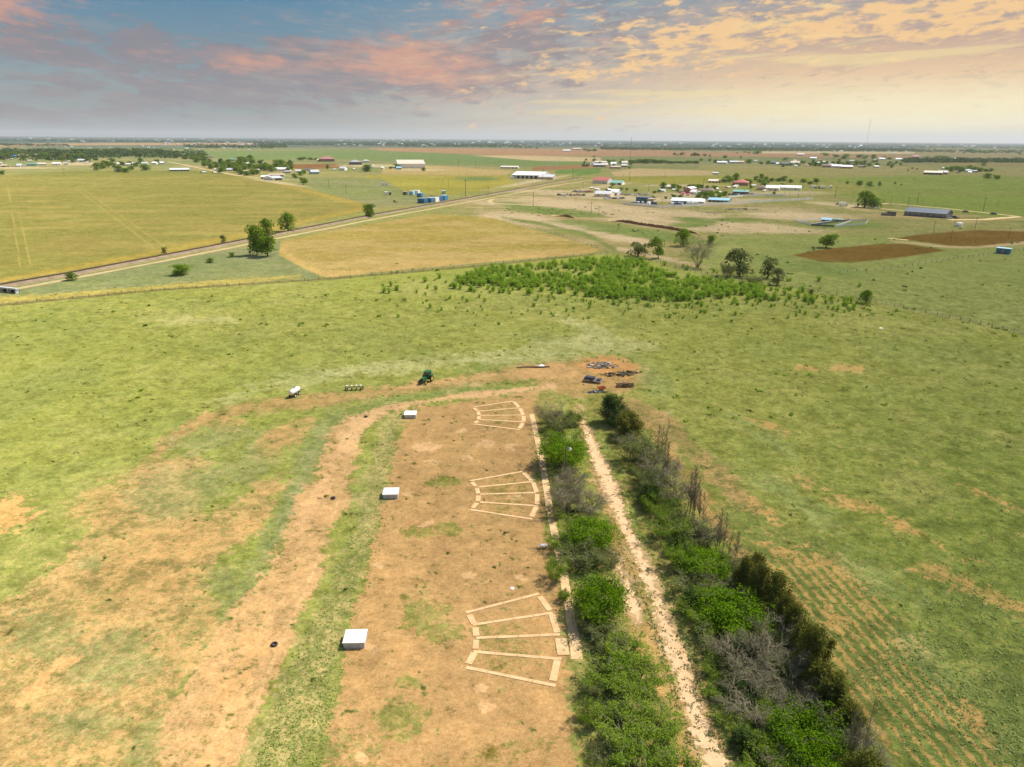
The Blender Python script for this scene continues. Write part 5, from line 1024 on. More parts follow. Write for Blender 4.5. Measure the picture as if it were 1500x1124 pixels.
# ------------------------------------------------------------------ buildings
CM = {'white': (.74, .74, .72), 'cream': (.62, .55, .42), 'tan': (.50, .38, .25), 'grey': (.36, .37, .37), 'lgrey': (.52, .53, .53), 'dgrey': (.10, .105, .115), 'red': (.42, .10, .07), 'brick': (.30, .15, .10), 'pink': (.42, .17, .16), 'teal': (.16, .38, .33), 'blue': (.05, .20, .38), 'lblue': (.28, .48, .62), 'brown': (.16, .10, .07), 'slate': (.09, .115, .15), 'green': (.16, .27, .20), 'dblue': (.04, .12, .24)}
def cm(k, kind='wall'): return mat(k + '_' + kind, CM[k], .75 if kind == 'wall' else .55, .1, .5)
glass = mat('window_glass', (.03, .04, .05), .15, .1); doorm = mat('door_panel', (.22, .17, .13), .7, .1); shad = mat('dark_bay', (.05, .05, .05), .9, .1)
def building(name, label, cat, px, py, wpx, hpx, dep, yaw, wall, roof, kind='gable', win=3, door=1, bays=0, group=None, ridge='x'):
    """px, py: middle of the near wall's foot; wpx, hpx: width and height as surveyed; dep: depth (m)"""
    p = G(px, py); s = mpp(p); W = wpx * s; Ht = hpx * s; az_ = math.atan2(p.x, p.y)
    rz = -az_ + R(yaw); r = empty(name, p, rz); tag(r, label, cat, group); D = dep
    flat = kind == 'flat'; hr = 0 if flat else min(Ht * .45, (D if ridge == 'x' else W) * .2) ; hw = Ht - hr; x = W / 2
    m = MB(); vs = [(-x, 0, 0), (x, 0, 0), (x, D, 0), (-x, D, 0), (-x, 0, hw), (x, 0, hw), (x, D, hw), (-x, D, hw)]
    fs = [(0, 1, 5, 4), (1, 2, 6, 5), (2, 3, 7, 6), (3, 0, 4, 7)]
    if not flat and kind != 'hip':
        if ridge == 'x': vs += [(-x, D / 2, hw + hr), (x, D / 2, hw + hr)]; fs += [(4, 8, 7), (5, 6, 9)]
        else: vs += [(0, 0, hw + hr), (0, D, hw + hr)]; fs += [(4, 5, 8), (6, 7, 9)]
    m.add(vs, fs); m.build('wall', cm(wall), r)
    e = .35; th = .16; m = MB()
    if flat: m.box((0, D / 2, hw + .12), (W + 2 * e, D + 2 * e, .24)); 
    elif kind == 'hip':
        q = min(W, D) * .5; z0, z1 = hw, hw + hr
        rv = [(-x - e, -e, z0), (x + e, -e, z0), (x + e, D + e, z0), (-x - e, D + e, z0)]
        if W >= D: rv += [(-x + q * .8, D / 2, z1), (x - q * .8, D / 2, z1)]; rf_ = [(0, 1, 5, 4), (1, 2, 5), (2, 3, 4, 5), (3, 0, 4), (0, 3, 2, 1)]
        else: rv += [(0, q * .8, z1), (0, D - q * .8, z1)]; rf_ = [(0, 1, 4), (1, 2, 5, 4), (2, 3, 5), (3, 0, 4, 5), (0, 3, 2, 1)]
        m.add(rv, rf_)
    elif ridge == 'x':
        k = hr / (D / 2)
        rv = [(sx * (x + e), y, z + dz) for dz in (.02, th) for sx in (-1, 1) for y, z in ((-e, hw - e * k), (D / 2, hw + hr), (D + e, hw - e * k))]
        m.add(rv, [(6, 9, 10, 7), (7, 10, 11, 8), (0, 1, 4, 3), (1, 2, 5, 4), (0, 3, 9, 6), (2, 8, 11, 5), (0, 6, 7, 1), (1, 7, 8, 2), (3, 4, 10, 9), (4, 5, 11, 10)])
    else:
        k = hr / x
        rv = [(xx, sy, z + dz) for dz in (.02, th) for sy in (-e, D + e) for xx, z in ((-x - e, hw - e * k), (0, hw + hr), (x + e, hw - e * k))]
        m.add(rv, [(6, 7, 10, 9), (7, 8, 11, 10), (0, 3, 4, 1), (1, 4, 5, 2), (0, 6, 9, 3), (2, 5, 11, 8), (0, 1, 7, 6), (1, 2, 8, 7), (3, 9, 10, 4), (4, 10, 11, 5)])
    m.build('roof', cm(roof, 'roof'), r)
    if bays:
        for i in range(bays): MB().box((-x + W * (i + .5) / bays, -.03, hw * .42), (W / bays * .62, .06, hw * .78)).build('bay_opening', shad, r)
    elif win or door:
        n = win + door; dpos = {n // 2 if door == 1 else i * 2 for i in range(door)} if door else set()
        for i in range(n):
            c = -x + W * (i + .5) / n
            if i in dpos: MB().box((c, -.03, min(1.1, hw * .42)), (min(1.2, W / n * .5), .06, min(2.1, hw * .8))).build('door', doorm, r)
            else:
                f_ = MB().box((c, -.03, hw * .58), (min(1.6, W / n * .6), .06, min(1.2, hw * .36))).build('window', cm('white'), r)
                MB().box((c, -.07, hw * .58), (min(1.4, W / n * .52), .04, min(1.0, hw * .3))).build('pane', glass, f_)
    return r
B = building
B('warehouse', 'largest white warehouse, standing in green fields beyond the blue containers', 'warehouse', 603, 246.5, 40, 11, 60, 6, 'white', 'cream', 'gable', 0, 1)
B('warehouse', 'white roofed long building with an open grey front beside the railway road', 'warehouse', 772, 262, 46, 9, 55, -14, 'lgrey', 'white', 'gable', 0, 0, 7)
B('shed', 'grey side wing with tan walls at the right end of the white roofed building', 'shed', 799, 263.2, 22, 6.5, 30, -14, 'tan', 'lgrey', 'gable', 1, 1)
B('barn', 'long low pale barn left of the white roofed building', 'barn', 746, 247, 26, 3.4, 25, -6, 'lgrey', 'cream', 'gable', 0, 0, 5)
B('barn', 'long white roofed barn at the far corner of the left wheat field', 'barn', 263.5, 251, 26, 4, 22, 3, 'grey', 'white', 'gable', 0, 0, 6)
B('farmhouse', 'farmhouse with a broad pinkish red roof in the middle distance', 'house', 479, 237, 22, 7, 30, 0, 'brick', 'pink', 'hip', 4, 1)
B('shed', 'small pale shed left of the pinkish red roofed farmhouse', 'shed', 467, 236.5, 5, 3, 12, 0, 'cream', 'cream', 'gable', 0, 1)
B('house', 'dark grey two part house right of the red roofed farm', 'house', 521.5, 241.5, 17, 7, 26, 4, 'dgrey', 'grey', 'hip', 4, 1)
B('house', 'low pale house right of the dark grey house', 'house', 536, 238, 10, 4, 18, 0, 'white', 'lgrey', 'hip', 2, 1)
B('house', 'white gabled house left of the round tree before the warehouse', 'house', 501, 250, 8, 5.5, 14, -20, 'white', 'lgrey', 'gable', 2, 1)
B('shed', 'small teal roofed shed in front of the largest white warehouse', 'shed', 584.5, 248.5, 7.5, 4, 14, 0, 'teal', 'lblue', 'gable', 1, 1)
B('shed', 'white shed at the tip of the left wheat field, left of the larger one', 'shed', 388, 262, 11, 4.5, 14, -8, 'white', 'white', 'gable', 0, 0, 3)
B('shed', 'wide pale metal shed at the tip of the left wheat field', 'shed', 408, 264.2, 17, 5.5, 30, 24, 'white', 'lgrey', 'gable', 0, 0, 1)
B('shed', 'long tan roofed shed behind the wide pale metal shed', 'shed', 405, 259, 22, 4, 20, -4, 'lgrey', 'tan', 'gable', 0, 0, 3)
B('house', 'white roofed house among the trees of the wooded hamlet, right side', 'house', 412, 251, 16, 5, 18, -6, 'white', 'white', 'gable', 3, 1)
B('house', 'grey roofed house in the shade of hamlet trees, far right', 'house', 421, 254, 10, 4, 14, 0, 'grey', 'grey', 'hip', 2, 1)
B('house', 'white walled house at the right end of the wooded hamlet', 'house', 437, 253, 8, 4, 14, 0, 'white', 'lgrey', 'gable', 2, 1)
B('house', 'pale blue house at the right end of the wooded hamlet', 'house', 462, 255.5, 12, 6, 16, 10, 'lblue', 'lgrey', 'gable', 3, 1)
B('house', 'low grey house behind the pale blue one', 'house', 452, 250.5, 12, 3.6, 14, 0, 'lgrey', 'slate', 'hip', 3, 1)
B('house', 'white house glimpsed in the middle of the wooded hamlet', 'house', 366, 242, 9, 3.5, 14, -10, 'white', 'white', 'gable', 2, 1)
B('house', 'small pale house at the roadside below the wooded hamlet', 'house', 336, 251, 9, 4, 12, 0, 'lgrey', 'lgrey', 'gable', 2, 1)
B('house', 'second pale house at the roadside below the wooded hamlet', 'house', 355, 253.5, 8, 3.4, 12, 0, 'white', 'cream', 'gable', 2, 1)
B('house', 'pale building behind the first hamlet trees, left side', 'house', 307, 232, 10, 3, 16, 0, 'cream', 'cream', 'flat', 2, 1)
B('house', 'pale green roofed house behind hamlet trees', 'house', 340, 236, 8, 3.5, 14, 0, 'teal', 'green', 'gable', 2, 1)
for i, (x, y, wd, c, rf__, lb) in enumerate([(176, 242, 8, 'white', 'white', 'white farmhouse on the left of the tree ring beyond the wheat'), (187, 243, 9, 'lgrey', 'cream', 'pale farmhouse in the middle of the tree ring beyond the wheat'), (198, 242, 7, 'lblue', 'lgrey', 'bluish farmhouse in the tree ring beyond the wheat'), (212, 241.5, 8, 'white', 'lgrey', 'white farmhouse near the right of the tree ring beyond the wheat'), (226, 241, 6, 'white', 'white', 'small white farmhouse just right of the tree ring beyond the wheat'), (238, 241, 5, 'lgrey', 'white', 'outermost small pale farmhouse right of the tree ring'),
        (173, 252, 6, 'white', 'lgrey', 'small white shed at the foot of the tree ring beyond the wheat'), (83, 242, 10, 'white', 'white', 'white gabled shed facing the left wheat field'), (58.5, 229.5, 19, 'cream', 'cream', 'long cream building left among distant trees'), (104, 229.5, 10, 'white', 'cream', 'pale house at the left of the crowded yard'), (116, 233, 16, 'lgrey', 'lgrey', 'wide grey roofed building of the crowded yard'), (119, 237, 9, 'white', 'lgrey', 'white shed in front of the wide grey roofed building'), (93, 231, 6, 'brick', 'red', 'small red roofed house by the crowded yard'),
        (8, 231, 8, 'teal', 'teal', 'pale green house at the far left edge'), (19, 231, 9, 'dblue', 'blue', 'blue house near the far left edge'), (31, 231.5, 8, 'cream', 'cream', 'yellowish house third from the far left edge'), (47, 243, 12, 'teal', 'green', 'green roofed shed on the left farm road'), (61, 242.5, 13, 'cream', 'cream', 'cream shed beside the green roofed one'), (29, 244, 7, 'white', 'lgrey', 'small white shed on the left farm road'), (5, 245, 10, 'cream', 'tan', 'tan shed at the left edge on the farm road')]):
    B('house' if 'house' in lb else 'shed', lb, 'house' if 'house' in lb else 'shed', x, y, wd, 3.6 if i not in (10,) else 3, 14 + i % 3 * 4, (i * 37) % 21 - 10, c, rf__, 'gable', 2, 1)
# roadside industry right of the railway
B('shed', 'grey walled workshop with a bright red roof beside the railway', 'workshop', 879, 269.2, 22, 8.5, 26, -16, 'lgrey', 'red', 'gable', 1, 1)
B('shed', 'low teal roofed shed at the right of the red roofed workshop', 'shed', 903, 271, 16, 5.5, 18, -12, 'white', 'teal', 'gable', 0, 0, 2)
B('shed', 'cream metal building behind the junk rows', 'shed', 882, 288.5, 24, 7.5, 18, -14, 'cream', 'lgrey', 'gable', 0, 2)
B('shed', 'pale grey building adjoining the cream one behind the junk rows', 'shed', 899, 286.5, 11, 8, 16, -14, 'lgrey', 'white', 'gable', 1, 1)
B('house', 'dark blue fronted building with a tan end wall in the fenced yard', 'building', 942, 297.5, 22, 7.5, 12, -12, 'dblue', 'slate', 'flat', 4, 1)
B('shed', 'tan block standing at the end of the dark blue fronted building', 'building', 952.5, 299.5, 9, 7.5, 9, -12, 'tan', 'tan', 'flat', 3, 1)
B('warehouse', 'largest white roofed shed inside the white fenced yard', 'shed', 1004, 299, 42, 7.5, 18, -6, 'lblue', 'white', 'gable', 0, 0, 7)
B('shed', 'white shed adjoining the largest shed inside the white fenced yard', 'shed', 1023, 299.5, 15, 7, 16, -6, 'lgrey', 'white', 'gable', 2, 1)
B('shed', 'long green fronted shed right of the white fenced yard', 'shed', 1052, 296.5, 30, 5.5, 14, -10, 'green', 'lblue', 'gable', 0, 0, 5)
B('barn', 'red fronted barn with a steep white roof between trees', 'barn', 1006, 284.5, 10, 10, 16, -24, 'brick', 'white', 'gable', 1, 1, ridge='y')
B('house', 'white lean-to house right of the red fronted barn', 'house', 1014, 285, 8, 6.5, 10, -20, 'white', 'white', 'gable', 2, 1)
B('house', 'white house left of the red fronted barn', 'house', 980, 276.5, 9, 5, 12, 0, 'white', 'cream', 'gable', 2, 1)
B('house', 'low white trailer house left of the barn, nearer the railway', 'house', 969, 281.5, 9, 4, 8, -10, 'white', 'lgrey', 'gable', 2, 1)
B('shed', 'small brown shed immediately left of the red fronted barn', 'shed', 998, 283, 6, 4, 8, 0, 'brown', 'brown', 'gable', 0, 1)
B('house', 'wide brown roofed ranch house right of the barn', 'house', 1034, 282, 22, 5.5, 14, -5, 'tan', 'brown', 'hip', 4, 1)
B('house', 'brick house with a bright red hipped roof among trees', 'house', 1084, 272, 22, 8, 24, -4, 'brick', 'red', 'hip', 4, 1)
B('shed', 'long open fronted tan shed in the yellow field', 'shed', 1047, 268, 18, 4.6, 16, 0, 'cream', 'cream', 'gable', 0, 0, 4)
B('shed', 'dark low trailer shed standing alone beyond the yellow field', 'shed', 1048, 255.5, 8, 3, 10, 0, 'dgrey', 'lgrey', 'gable', 1, 1)
B('house', 'tan block house behind the long white trailer sheds', 'house', 1115, 279, 12, 7, 18, 0, 'tan', 'brown', 'hip', 2, 1)
B('shed', 'long white shed, left of the pair by the road', 'shed', 1131, 279.5, 19, 7, 18, -4, 'cream', 'white', 'gable', 1, 1)
B('shed', 'long white shed, right of the pair by the road', 'shed', 1157, 278.5, 30, 6, 16, -3, 'white', 'white', 'gable', 1, 1)
B('shed', 'dark long machine shed behind parked vehicles right of the ranch house', 'shed', 1085, 284, 22, 5, 12, -4, 'dgrey', 'teal', 'gable', 0, 0, 4)
B('ranch_house', 'long dark slate roofed ranch house on the right', 'house', 1354, 318, 56, 11, 16, -16, 'dgrey', 'slate', 'gable', 6, 1)
B('shed', 'small pale porch block in front of the dark roofed ranch house', 'porch', 1367, 318.6, 6, 5, 3, -16, 'cream', 'lgrey', 'flat', 1, 1)
B('shed', 'white gabled wing at the right end of the dark roofed ranch house', 'shed', 1380, 318.5, 9, 7, 8, -16, 'white', 'white', 'gable', 1, 0, ridge='y')
B('shed', 'blue steel shed alone by the fence at the right edge', 'shed', 1468, 372, 17, 7.5, 3.4, -12, 'dblue', 'lblue', 'flat', 0, 1)
B('barn', 'pale roofed open barn of the low farmstead on the right', 'barn', 1366, 256, 24, 5, 26, -6, 'brown', 'cream', 'gable', 0, 0, 5)
B('house', 'brick house at the right end of the low farmstead barn', 'house', 1381, 255.5, 12, 5, 14, 0, 'brick', 'lgrey', 'gable', 2, 1)
B('house', 'bluish house half hidden by the farmstead trees', 'house', 1418, 252.5, 10, 4.5, 16, 0, 'lblue', 'lgrey', 'hip', 2, 1)
rnd = random.Random(33); cl_ = []
for x0, x1, y0, y1, n in ((955, 1060, 276, 287, 12), (1060, 1125, 272, 284, 8), (860, 905, 276, 283, 5), (855, 920, 240, 247, 6), (1100, 1310, 236, 246, 16), (290, 430, 238, 255, 14), (490, 560, 243, 250, 5), (1380, 1440, 248, 254, 4), (0, 130, 230, 243, 10)):
    for i in range(n): cl_.append((rnd.uniform(x0, x1), rnd.uniform(y0, y1)))
for x, y in cl_:
    B('shed', 'very small outbuilding scattered between the farmhouses and yards', 'shed', x, y, rnd.uniform(2.5, 6), rnd.uniform(1.8, 3.2), rnd.uniform(6, 12), rnd.uniform(-25, 25), rnd.choice(['white', 'lgrey', 'cream', 'tan', 'brown', 'teal']), rnd.choice(['white', 'lgrey', 'cream', 'lgrey', 'red']), 'gable', 0, 1, group='small outbuildings of the distant farms')
# farm cluster near the radio mast
for i, (x, y, wd, hh, c, rf__, lb) in enumerate([(876, 244.5, 14, 4.5, 'dblue', 'lgrey', 'blue grey barn of the farm cluster by the radio mast'), (886, 244.5, 9, 5, 'cream', 'cream', 'cream house beside the blue grey barn'), (880, 240, 18, 3.5, 'brown', 'cream', 'long brown barn at the back of the farm cluster'), (898, 242.5, 8, 4.5, 'lblue', 'white', 'white roofed house in the centre of the farm cluster'), (902, 247, 14, 3.5, 'brown', 'tan', 'low tan roofed shed at the front of the farm cluster'), (915, 241, 9, 4.5, 'white', 'cream', 'white building at the right of the farm cluster'), (914, 245, 8, 4, 'brick', 'lgrey', 'brick shed at the right front of the farm cluster'), (859, 244, 7, 2.5, 'brown', 'brown', 'small brown shed leftmost in the farm cluster'),
        (830, 222.5, 11, 3, 'white', 'white', 'white shed in the far reddish field'), (845, 220, 12, 3, 'lgrey', 'cream', 'pale barn beside the white shed in the far reddish field'), (1057, 240, 14, 3.5, 'lgrey', 'white', 'white roofed house right of the long windbreak'), (1075, 239.5, 12, 3.5, 'teal', 'lgrey', 'greenish house further right of the long windbreak'), (1085, 239.5, 9, 3.5, 'tan', 'tan', 'tan barn right of the greenish house')]):
    B('house' if 'house' in lb else 'barn', lb, 'house' if 'house' in lb else 'barn', x, y, wd, hh, 20, (i * 29) % 17 - 8, c, rf__, 'gable', 2 if 'house' in lb else 0, 1)
for i, (x, y, wd, hh, c, rf__, lb) in enumerate([(1129, 240.5, 13, 4, 'slate', 'slate', 'slate roofed house leftmost in the far house row'), (1139, 242, 5, 3.5, 'white', 'white', 'small white house beside the slate roofed one'), (1151, 242.5, 12, 4, 'dgrey', 'slate', 'dark house second in the far house row'), (1164, 241, 12, 4.5, 'white', 'cream', 'cream roofed white house in the far house row'), (1191, 233.5, 9, 3, 'cream', 'white', 'white roofed house alone behind the far house row'), (1210, 245.5, 12, 4.5, 'brick', 'brown', 'brown roofed brick house in the far house row'), (1216, 244.5, 6, 4, 'white', 'white', 'white gable between the brick and the long white houses'), (1226, 246, 14, 4.5, 'lgrey', 'white', 'long white roofed house in the middle of the far house row'), (1240, 247, 16, 4.5, 'brick', 'white', 'white roofed brick house in the far house row'), (1262, 245.5, 8, 3, 'brown', 'brown', 'low brown house right in the far house row'),
        (1173, 228.5, 10, 3.5, 'lgrey', 'cream', 'cream roofed house on the far tan line'), (1292, 234.5, 8, 3, 'white', 'white', 'white house first along the far grey tree line'), (1317, 235, 9, 3, 'white', 'white', 'white house second along the far grey tree line'), (1341, 232.5, 9, 4.5, 'brick', 'pink', 'red brick house along the far grey tree line'), (1352, 235, 7, 3, 'white', 'cream', 'white house right of the red brick one along the far tree line'), (1378, 235, 9, 3, 'teal', 'lblue', 'teal roofed house along the far tree line'), (1394, 234.5, 9, 3, 'cream', 'cream', 'cream house rightmost along the far tree line'), (1420, 253.8, 4, 2.5, 'white', 'white', 'tiny white shed in front of the farmstead trees')]):
    B('house' if 'shed' not in lb else 'shed', lb, 'house' if 'shed' not in lb else 'shed', x, y, wd, hh, 18, (i * 31) % 15 - 7, c, rf__, 'gable', 2, 1)
# tiny far-town buildings, nothing tells them apart
nr_ = np.random.RandomState(9); protoB = None
mw = [cm('white'), cm('cream'), cm('lgrey')]
FB = []
for x0, x1, y0, y1, n in ((20, 620, 207.5, 213, 34), (600, 1500, 208.5, 214, 60), (700, 760, 208, 211, 10), (1180, 1340, 218, 221, 14), (240, 400, 213.5, 217, 16), (480, 700, 213, 216, 14), (60, 240, 217, 222, 8), (200, 380, 220, 224, 12)):
    for i in range(n): FB.append((nr_.uniform(x0, x1), nr_.uniform(y0, y1)))
me_cache = []
for k in range(3):
    m = MB(); m.add([(-1, 0, 0), (1, 0, 0), (1, 1, 0), (-1, 1, 0), (-1, 0, .8), (1, 0, .8), (1, 1, .8), (-1, 1, .8), (-1, .5, 1.05), (1, .5, 1.05)], [(0, 1, 5, 4), (1, 2, 6, 5), (2, 3, 7, 6), (3, 0, 4, 7), (4, 8, 7), (5, 6, 9)]); m.mi = [0] * 6
    m.add([(-1.03, -.05, .78), (1.03, -.05, .78), (1.03, .5, 1.08), (-1.03, .5, 1.08), (1.03, 1.05, .78), (-1.03, 1.05, .78)], [(0, 1, 2, 3), (3, 2, 4, 5)], 1); me_cache.append(m)
src = []
for k in range(3): o = me_cache[k].build('town_building', [mw[k], cm('white', 'roof')]); src.append(o)
for i, (x, y) in enumerate(FB):
    o = src[i] if i < 3 else src[i % 3].copy()
    if i >= 3: col.objects.link(o)
    yy = y + .0065 * (x - 750); p = G(x, max(yy, 206 + .0071 * (x - 750))); s = mpp(p); wd = nr_.uniform(2, 5.5) * s / 2; hh = nr_.uniform(.9, 1.9) * s
    o.location = p; o.scale = (wd, min(60, wd), hh); o.rotation_euler[2] = nr_.uniform(-.5, .5)
    tag(o, 'tiny pale building in the distant town below the horizon', 'building', 'tiny pale buildings of the distant towns')
# ------------------------------------------------------------------ containers
def container(px, py, wpx, hpx, dep, yaw, c, label, rear=True):
    p = G(px, py); s = mpp(p); W, Ht = wpx * s, hpx * s; r = empty('container', p, -math.atan2(p.x, p.y) + R(yaw)); tag(r, label, 'container', 'containers by the railway')
    MB().box((0, dep / 2, Ht / 2 + .1), (W, dep, Ht - .2)).build('body', cm(c), r)
    MB().box((0, dep / 2, Ht + .04), (W + .1, dep + .1, .08)).build('roof', cm({'blue': 'lblue', 'dblue': 'blue', 'lblue': 'white', 'white': 'white', 'dgrey': 'grey'}[c], 'roof'), r)
    for sgn in (-1, 1): MB().box((sgn * W * .24, -.03, Ht / 2 + .1), (W * .44, .06, Ht * .84)).build('door', cm(c), r)
for a in ((616.5, 298, 11, 6.5, 7, -28, 'dblue', 'dark blue container at the left end of the front row'), (628, 297, 9, 6.5, 7, -28, 'blue', 'mid blue container second in the front row'), (636, 296.5, 5, 6.5, 7, -28, 'white', 'pale container third in the front row'), (641.5, 295.5, 6, 6.5, 7, -28, 'dblue', 'dark blue container fourth in the front row'), (648, 294, 8, 7, 7, -28, 'blue', 'bright blue container at the right end of the front row'),
          (602, 286, 6, 5.5, 6, -20, 'lblue', 'pale blue container left in the back row'), (609, 285, 7, 5.5, 6, -20, 'white', 'white container in the back row'), (614, 289, 7, 5.5, 6, -20, 'blue', 'light blue container between the two rows'), (592.5, 286, 5, 4.5, 5, -20, 'dgrey', 'dark ended container left of the back row'), (565.5, 286, 5, 4.5, 5, 0, 'white', 'small white container on its own in the green field'), (571.5, 286, 3.5, 4, 4, 0, 'dgrey', 'small dark container beside the lone white one'), (650, 284, 6, 4, 5, 0, 'lblue', 'teal container behind the right end of the front row')): container(*a)
# ------------------------------------------------------------------ vehicles
def vehicle_proto(name, L, W_, H1, H2, cab0, cab1, bm, box=None):
    r = empty(name); MB().box((0, 0, .35 + H1 / 2), (L, W_, H1), top=.96).build('body', bm, r)
    c = MB().box(((cab0 + cab1) / 2, 0, .35 + H1 + H2 / 2), (cab1 - cab0, W_ * .9, H2), top=.84).build('cabin', bm, r)
    MB().box(((cab0 + cab1) / 2, 0, .35 + H1 + H2 * .45), ((cab1 - cab0) * .97, W_ * .95, H2 * .55), top=.92).build('window', glass, c)
    if box: MB().box(box[0], box[1]).build('cargo_box', cm('white'), r)
    for x in (-L * .32, L * .32):
        for y in (-W_ / 2, W_ / 2):
            o = MB().tube([(x, y - .11, .34), (x, y + .11, .34)], .34, 12).build('wheel', rub, r)
    return r
VP = {'car': lambda m: vehicle_proto('parked_car', 4.4, 1.8, .65, .6, -1.5, 1.0, m), 'pickup': lambda m: vehicle_proto('pickup_truck', 5.3, 1.9, .7, .75, -.4, 1.3, m), 'truck': lambda m: vehicle_proto('box_truck', 7.5, 2.3, .8, 1.2, 2.0, 3.5, m, ((-1.0, 0, 2.2), (5.4, 2.3, 2.3))), 'rv': lambda m: vehicle_proto('camper', 7.5, 2.4, 1.2, 1.4, -3.4, 3.3, m)}
vm_ = {k: mat('car_' + k, c, .3, .05) for k, c in (('white', (.75, .75, .75)), ('silver', (.45, .46, .47)), ('dark', (.04, .045, .05)), ('red', (.35, .04, .03)), ('blue', (.05, .12, .28)), ('tan', (.4, .33, .24)))}
VPc = {}
def vehicle(kind, c, px, py, yaw, label, group=None):
    k = (kind, c)
    if k not in VPc: VPc[k] = VP[kind](vm_[c]); o = VPc[k]
    else: o = copy_tree(VPc[k])
    o.location = G(px, py); o.rotation_euler[2] = R(yaw); tag(o, label, {'car': 'car', 'pickup': 'pickup truck', 'truck': 'truck', 'rv': 'camper'}[kind], group)
vehicle('truck', 'white', 563.5, 272, 10, 'white box truck alone in the green field before the warehouse')
vehicle('truck', 'white', 1235, 302, -8, 'white truck by the farm lane left of the large tree pair')
vehicle('pickup', 'dark', 1228, 300, 20, 'dark pickup in front of the white truck on the farm lane')
vehicle('car', 'white', 1283, 306, 30, 'white car half behind the large tree pair')
vehicle('truck', 'silver', 752, 262.5, 10, 'silver truck at the left end of the white roofed building')
vehicle('pickup', 'white', 766, 263.5, 0, 'white pickup in front of the white roofed building')
vehicle('car', 'dark', 1414, 311.5, 0, 'dark car first along the lane beyond the ranch house'); vehicle('car', 'dark', 1455, 314.5, 0, 'dark car further right along the lane beyond the ranch house')
rnd = random.Random(21)
for lab, g, spots_, cs, kd in (('vehicle parked in the white fenced yard', 'vehicles in the white fenced yard', [(925 + i * 5.2, 300 + i * .25) for i in range(7)] + [(984 + i * 6, 302.2 - i * .1) for i in range(7)], ('white', 'silver', 'blue'), ('rv', 'truck', 'pickup')),
        ('junked vehicle in the scrap rows left of the cream building', 'junked vehicles beside the railway', [(819 + i * 4.4, 286.5 + .35 * (i % 3)) for i in range(9)] + [(842 + i * 4, 281.5 + .5 * (i % 2)) for i in range(7)], ('dark', 'silver', 'red', 'tan', 'white'), ('car', 'pickup')),
        ('junked vehicle in the scrap rows right of the cream building', 'junked vehicles right of the cream building', [(908 + i * 4.6, 285.5 + .6 * (i % 3)) for i in range(10)] + [(886 + i * 4.5, 291.5 + .4 * (i % 2)) for i in range(7)], ('dark', 'silver', 'red', 'tan', 'white'), ('car', 'pickup')),
        ('vehicle parked along the dark machine shed right of the ranch house', 'vehicles by the dark machine shed', [(1068 + i * 4.8, 286) for i in range(9)], ('dark', 'blue', 'white', 'red'), ('car', 'pickup')),
        ('dark machine parked in the line right of the long white sheds', 'machines right of the long white sheds', [(1190 + i * 4.4, 276 + .3 * (i % 2)) for i in range(7)], ('dark', 'tan', 'white'), ('truck', 'pickup')),
        ('vehicle parked beside the dark roofed ranch house', 'vehicles by the dark roofed ranch house', [(1389, 320), (1394, 319.6), (1399, 319.8)], ('dark', 'silver'), ('pickup', 'car')),
        ('small vehicle parked in the crowded yard at the left', 'vehicles of the crowded left yard', [(98 + i * 4, 236.5 + .8 * (i % 3)) for i in range(9)] + [(6 + i * 6, 245) for i in range(6)], ('white', 'silver', 'dark', 'red'), ('car', 'pickup', 'truck'))):
    for x, y in spots_: vehicle(rnd.choice(kd), rnd.choice(cs), x + rnd.uniform(-.6, .6), y + rnd.uniform(-.25, .25), rnd.uniform(0, 180), lab, g)
# yellow field machine
r = empty('tractor', G(579, 297), R(10)); tag(r, 'small yellow tractor in the grass left of the blue containers', 'tractor')
MB().box((.7, 0, 1.0), (1.8, .8, .7)).build('hood', yel, r); MB().box((-.8, 0, 1.5), (1.3, 1.2, 1.5)).build('cab', shad, r); MB().box((-.8, 0, 2.3), (1.5, 1.4, .12)).build('cab_roof', yel, r)
for s in (-1, 1): wheel(r, (-.8, .8 * s, .75), .75, .4, yel, ax='y'); wheel(r, (1.3, .7 * s, .45), .45, .25, yel, ax='y')
# ------------------------------------------------------------------ livestock pens
def pen(name, pts, hh, m, label, cat='fence', closed=True, step=3.):
    P = [G(*p) for p in pts]; c0 = P[0]; r = empty(name, c0); tag(r, label, cat); n = len(P)
    for i in range(n if closed else n - 1):
        a, b_ = P[i] - c0, P[(i + 1) % n] - c0; d = b_ - a; MB().box(((a + b_).x / 2, (a + b_).y / 2, hh / 2 + .1), (d.length - .1, .08, hh), math.atan2(d.y, d.x)).build('panel', m, r)
    return r
pen('pen', [(1164, 325), (1205, 321.5), (1216, 326), (1188, 330)], 1.1, cm('white'), 'white panelled pen, leftmost of the pens', 'pen')
pen('pen', [(1188, 331), (1216, 327), (1245, 324), (1222, 333)], 1.1, cm('dgrey'), 'dark panelled pen at the front of the pens', 'pen')
pen('pen', [(1222, 333), (1246, 325), (1271, 324), (1268, 329)], 1.1, cm('lgrey'), 'pale panelled pen, rightmost of the pens', 'pen')
B('shed', 'pale blue roofed shelter in the middle of the pens', 'shed', 1210, 325, 13, 5, 5, -4, 'lblue', 'lblue', 'gable', 0, 0, 2)
B('shed', 'low dark red shelter at the back of the pens', 'shed', 1226, 323.5, 14, 3, 4, -4, 'brown', 'green', 'gable', 0, 0, 3)
pen('pen', [(1290, 316), (1300, 313), (1313, 314), (1312, 317)], 1.6, cm('dgrey'), 'dark board pen left of the ranch house', 'pen')
o = pen('fence', [(910, 299), (935, 302), (966, 304.5), (1000, 303.5), (1060, 300), (1130, 295.8), (1191, 292.5)], 2.0, cm('white'), 'long white board fence in front of the roadside yard', 'fence', False)
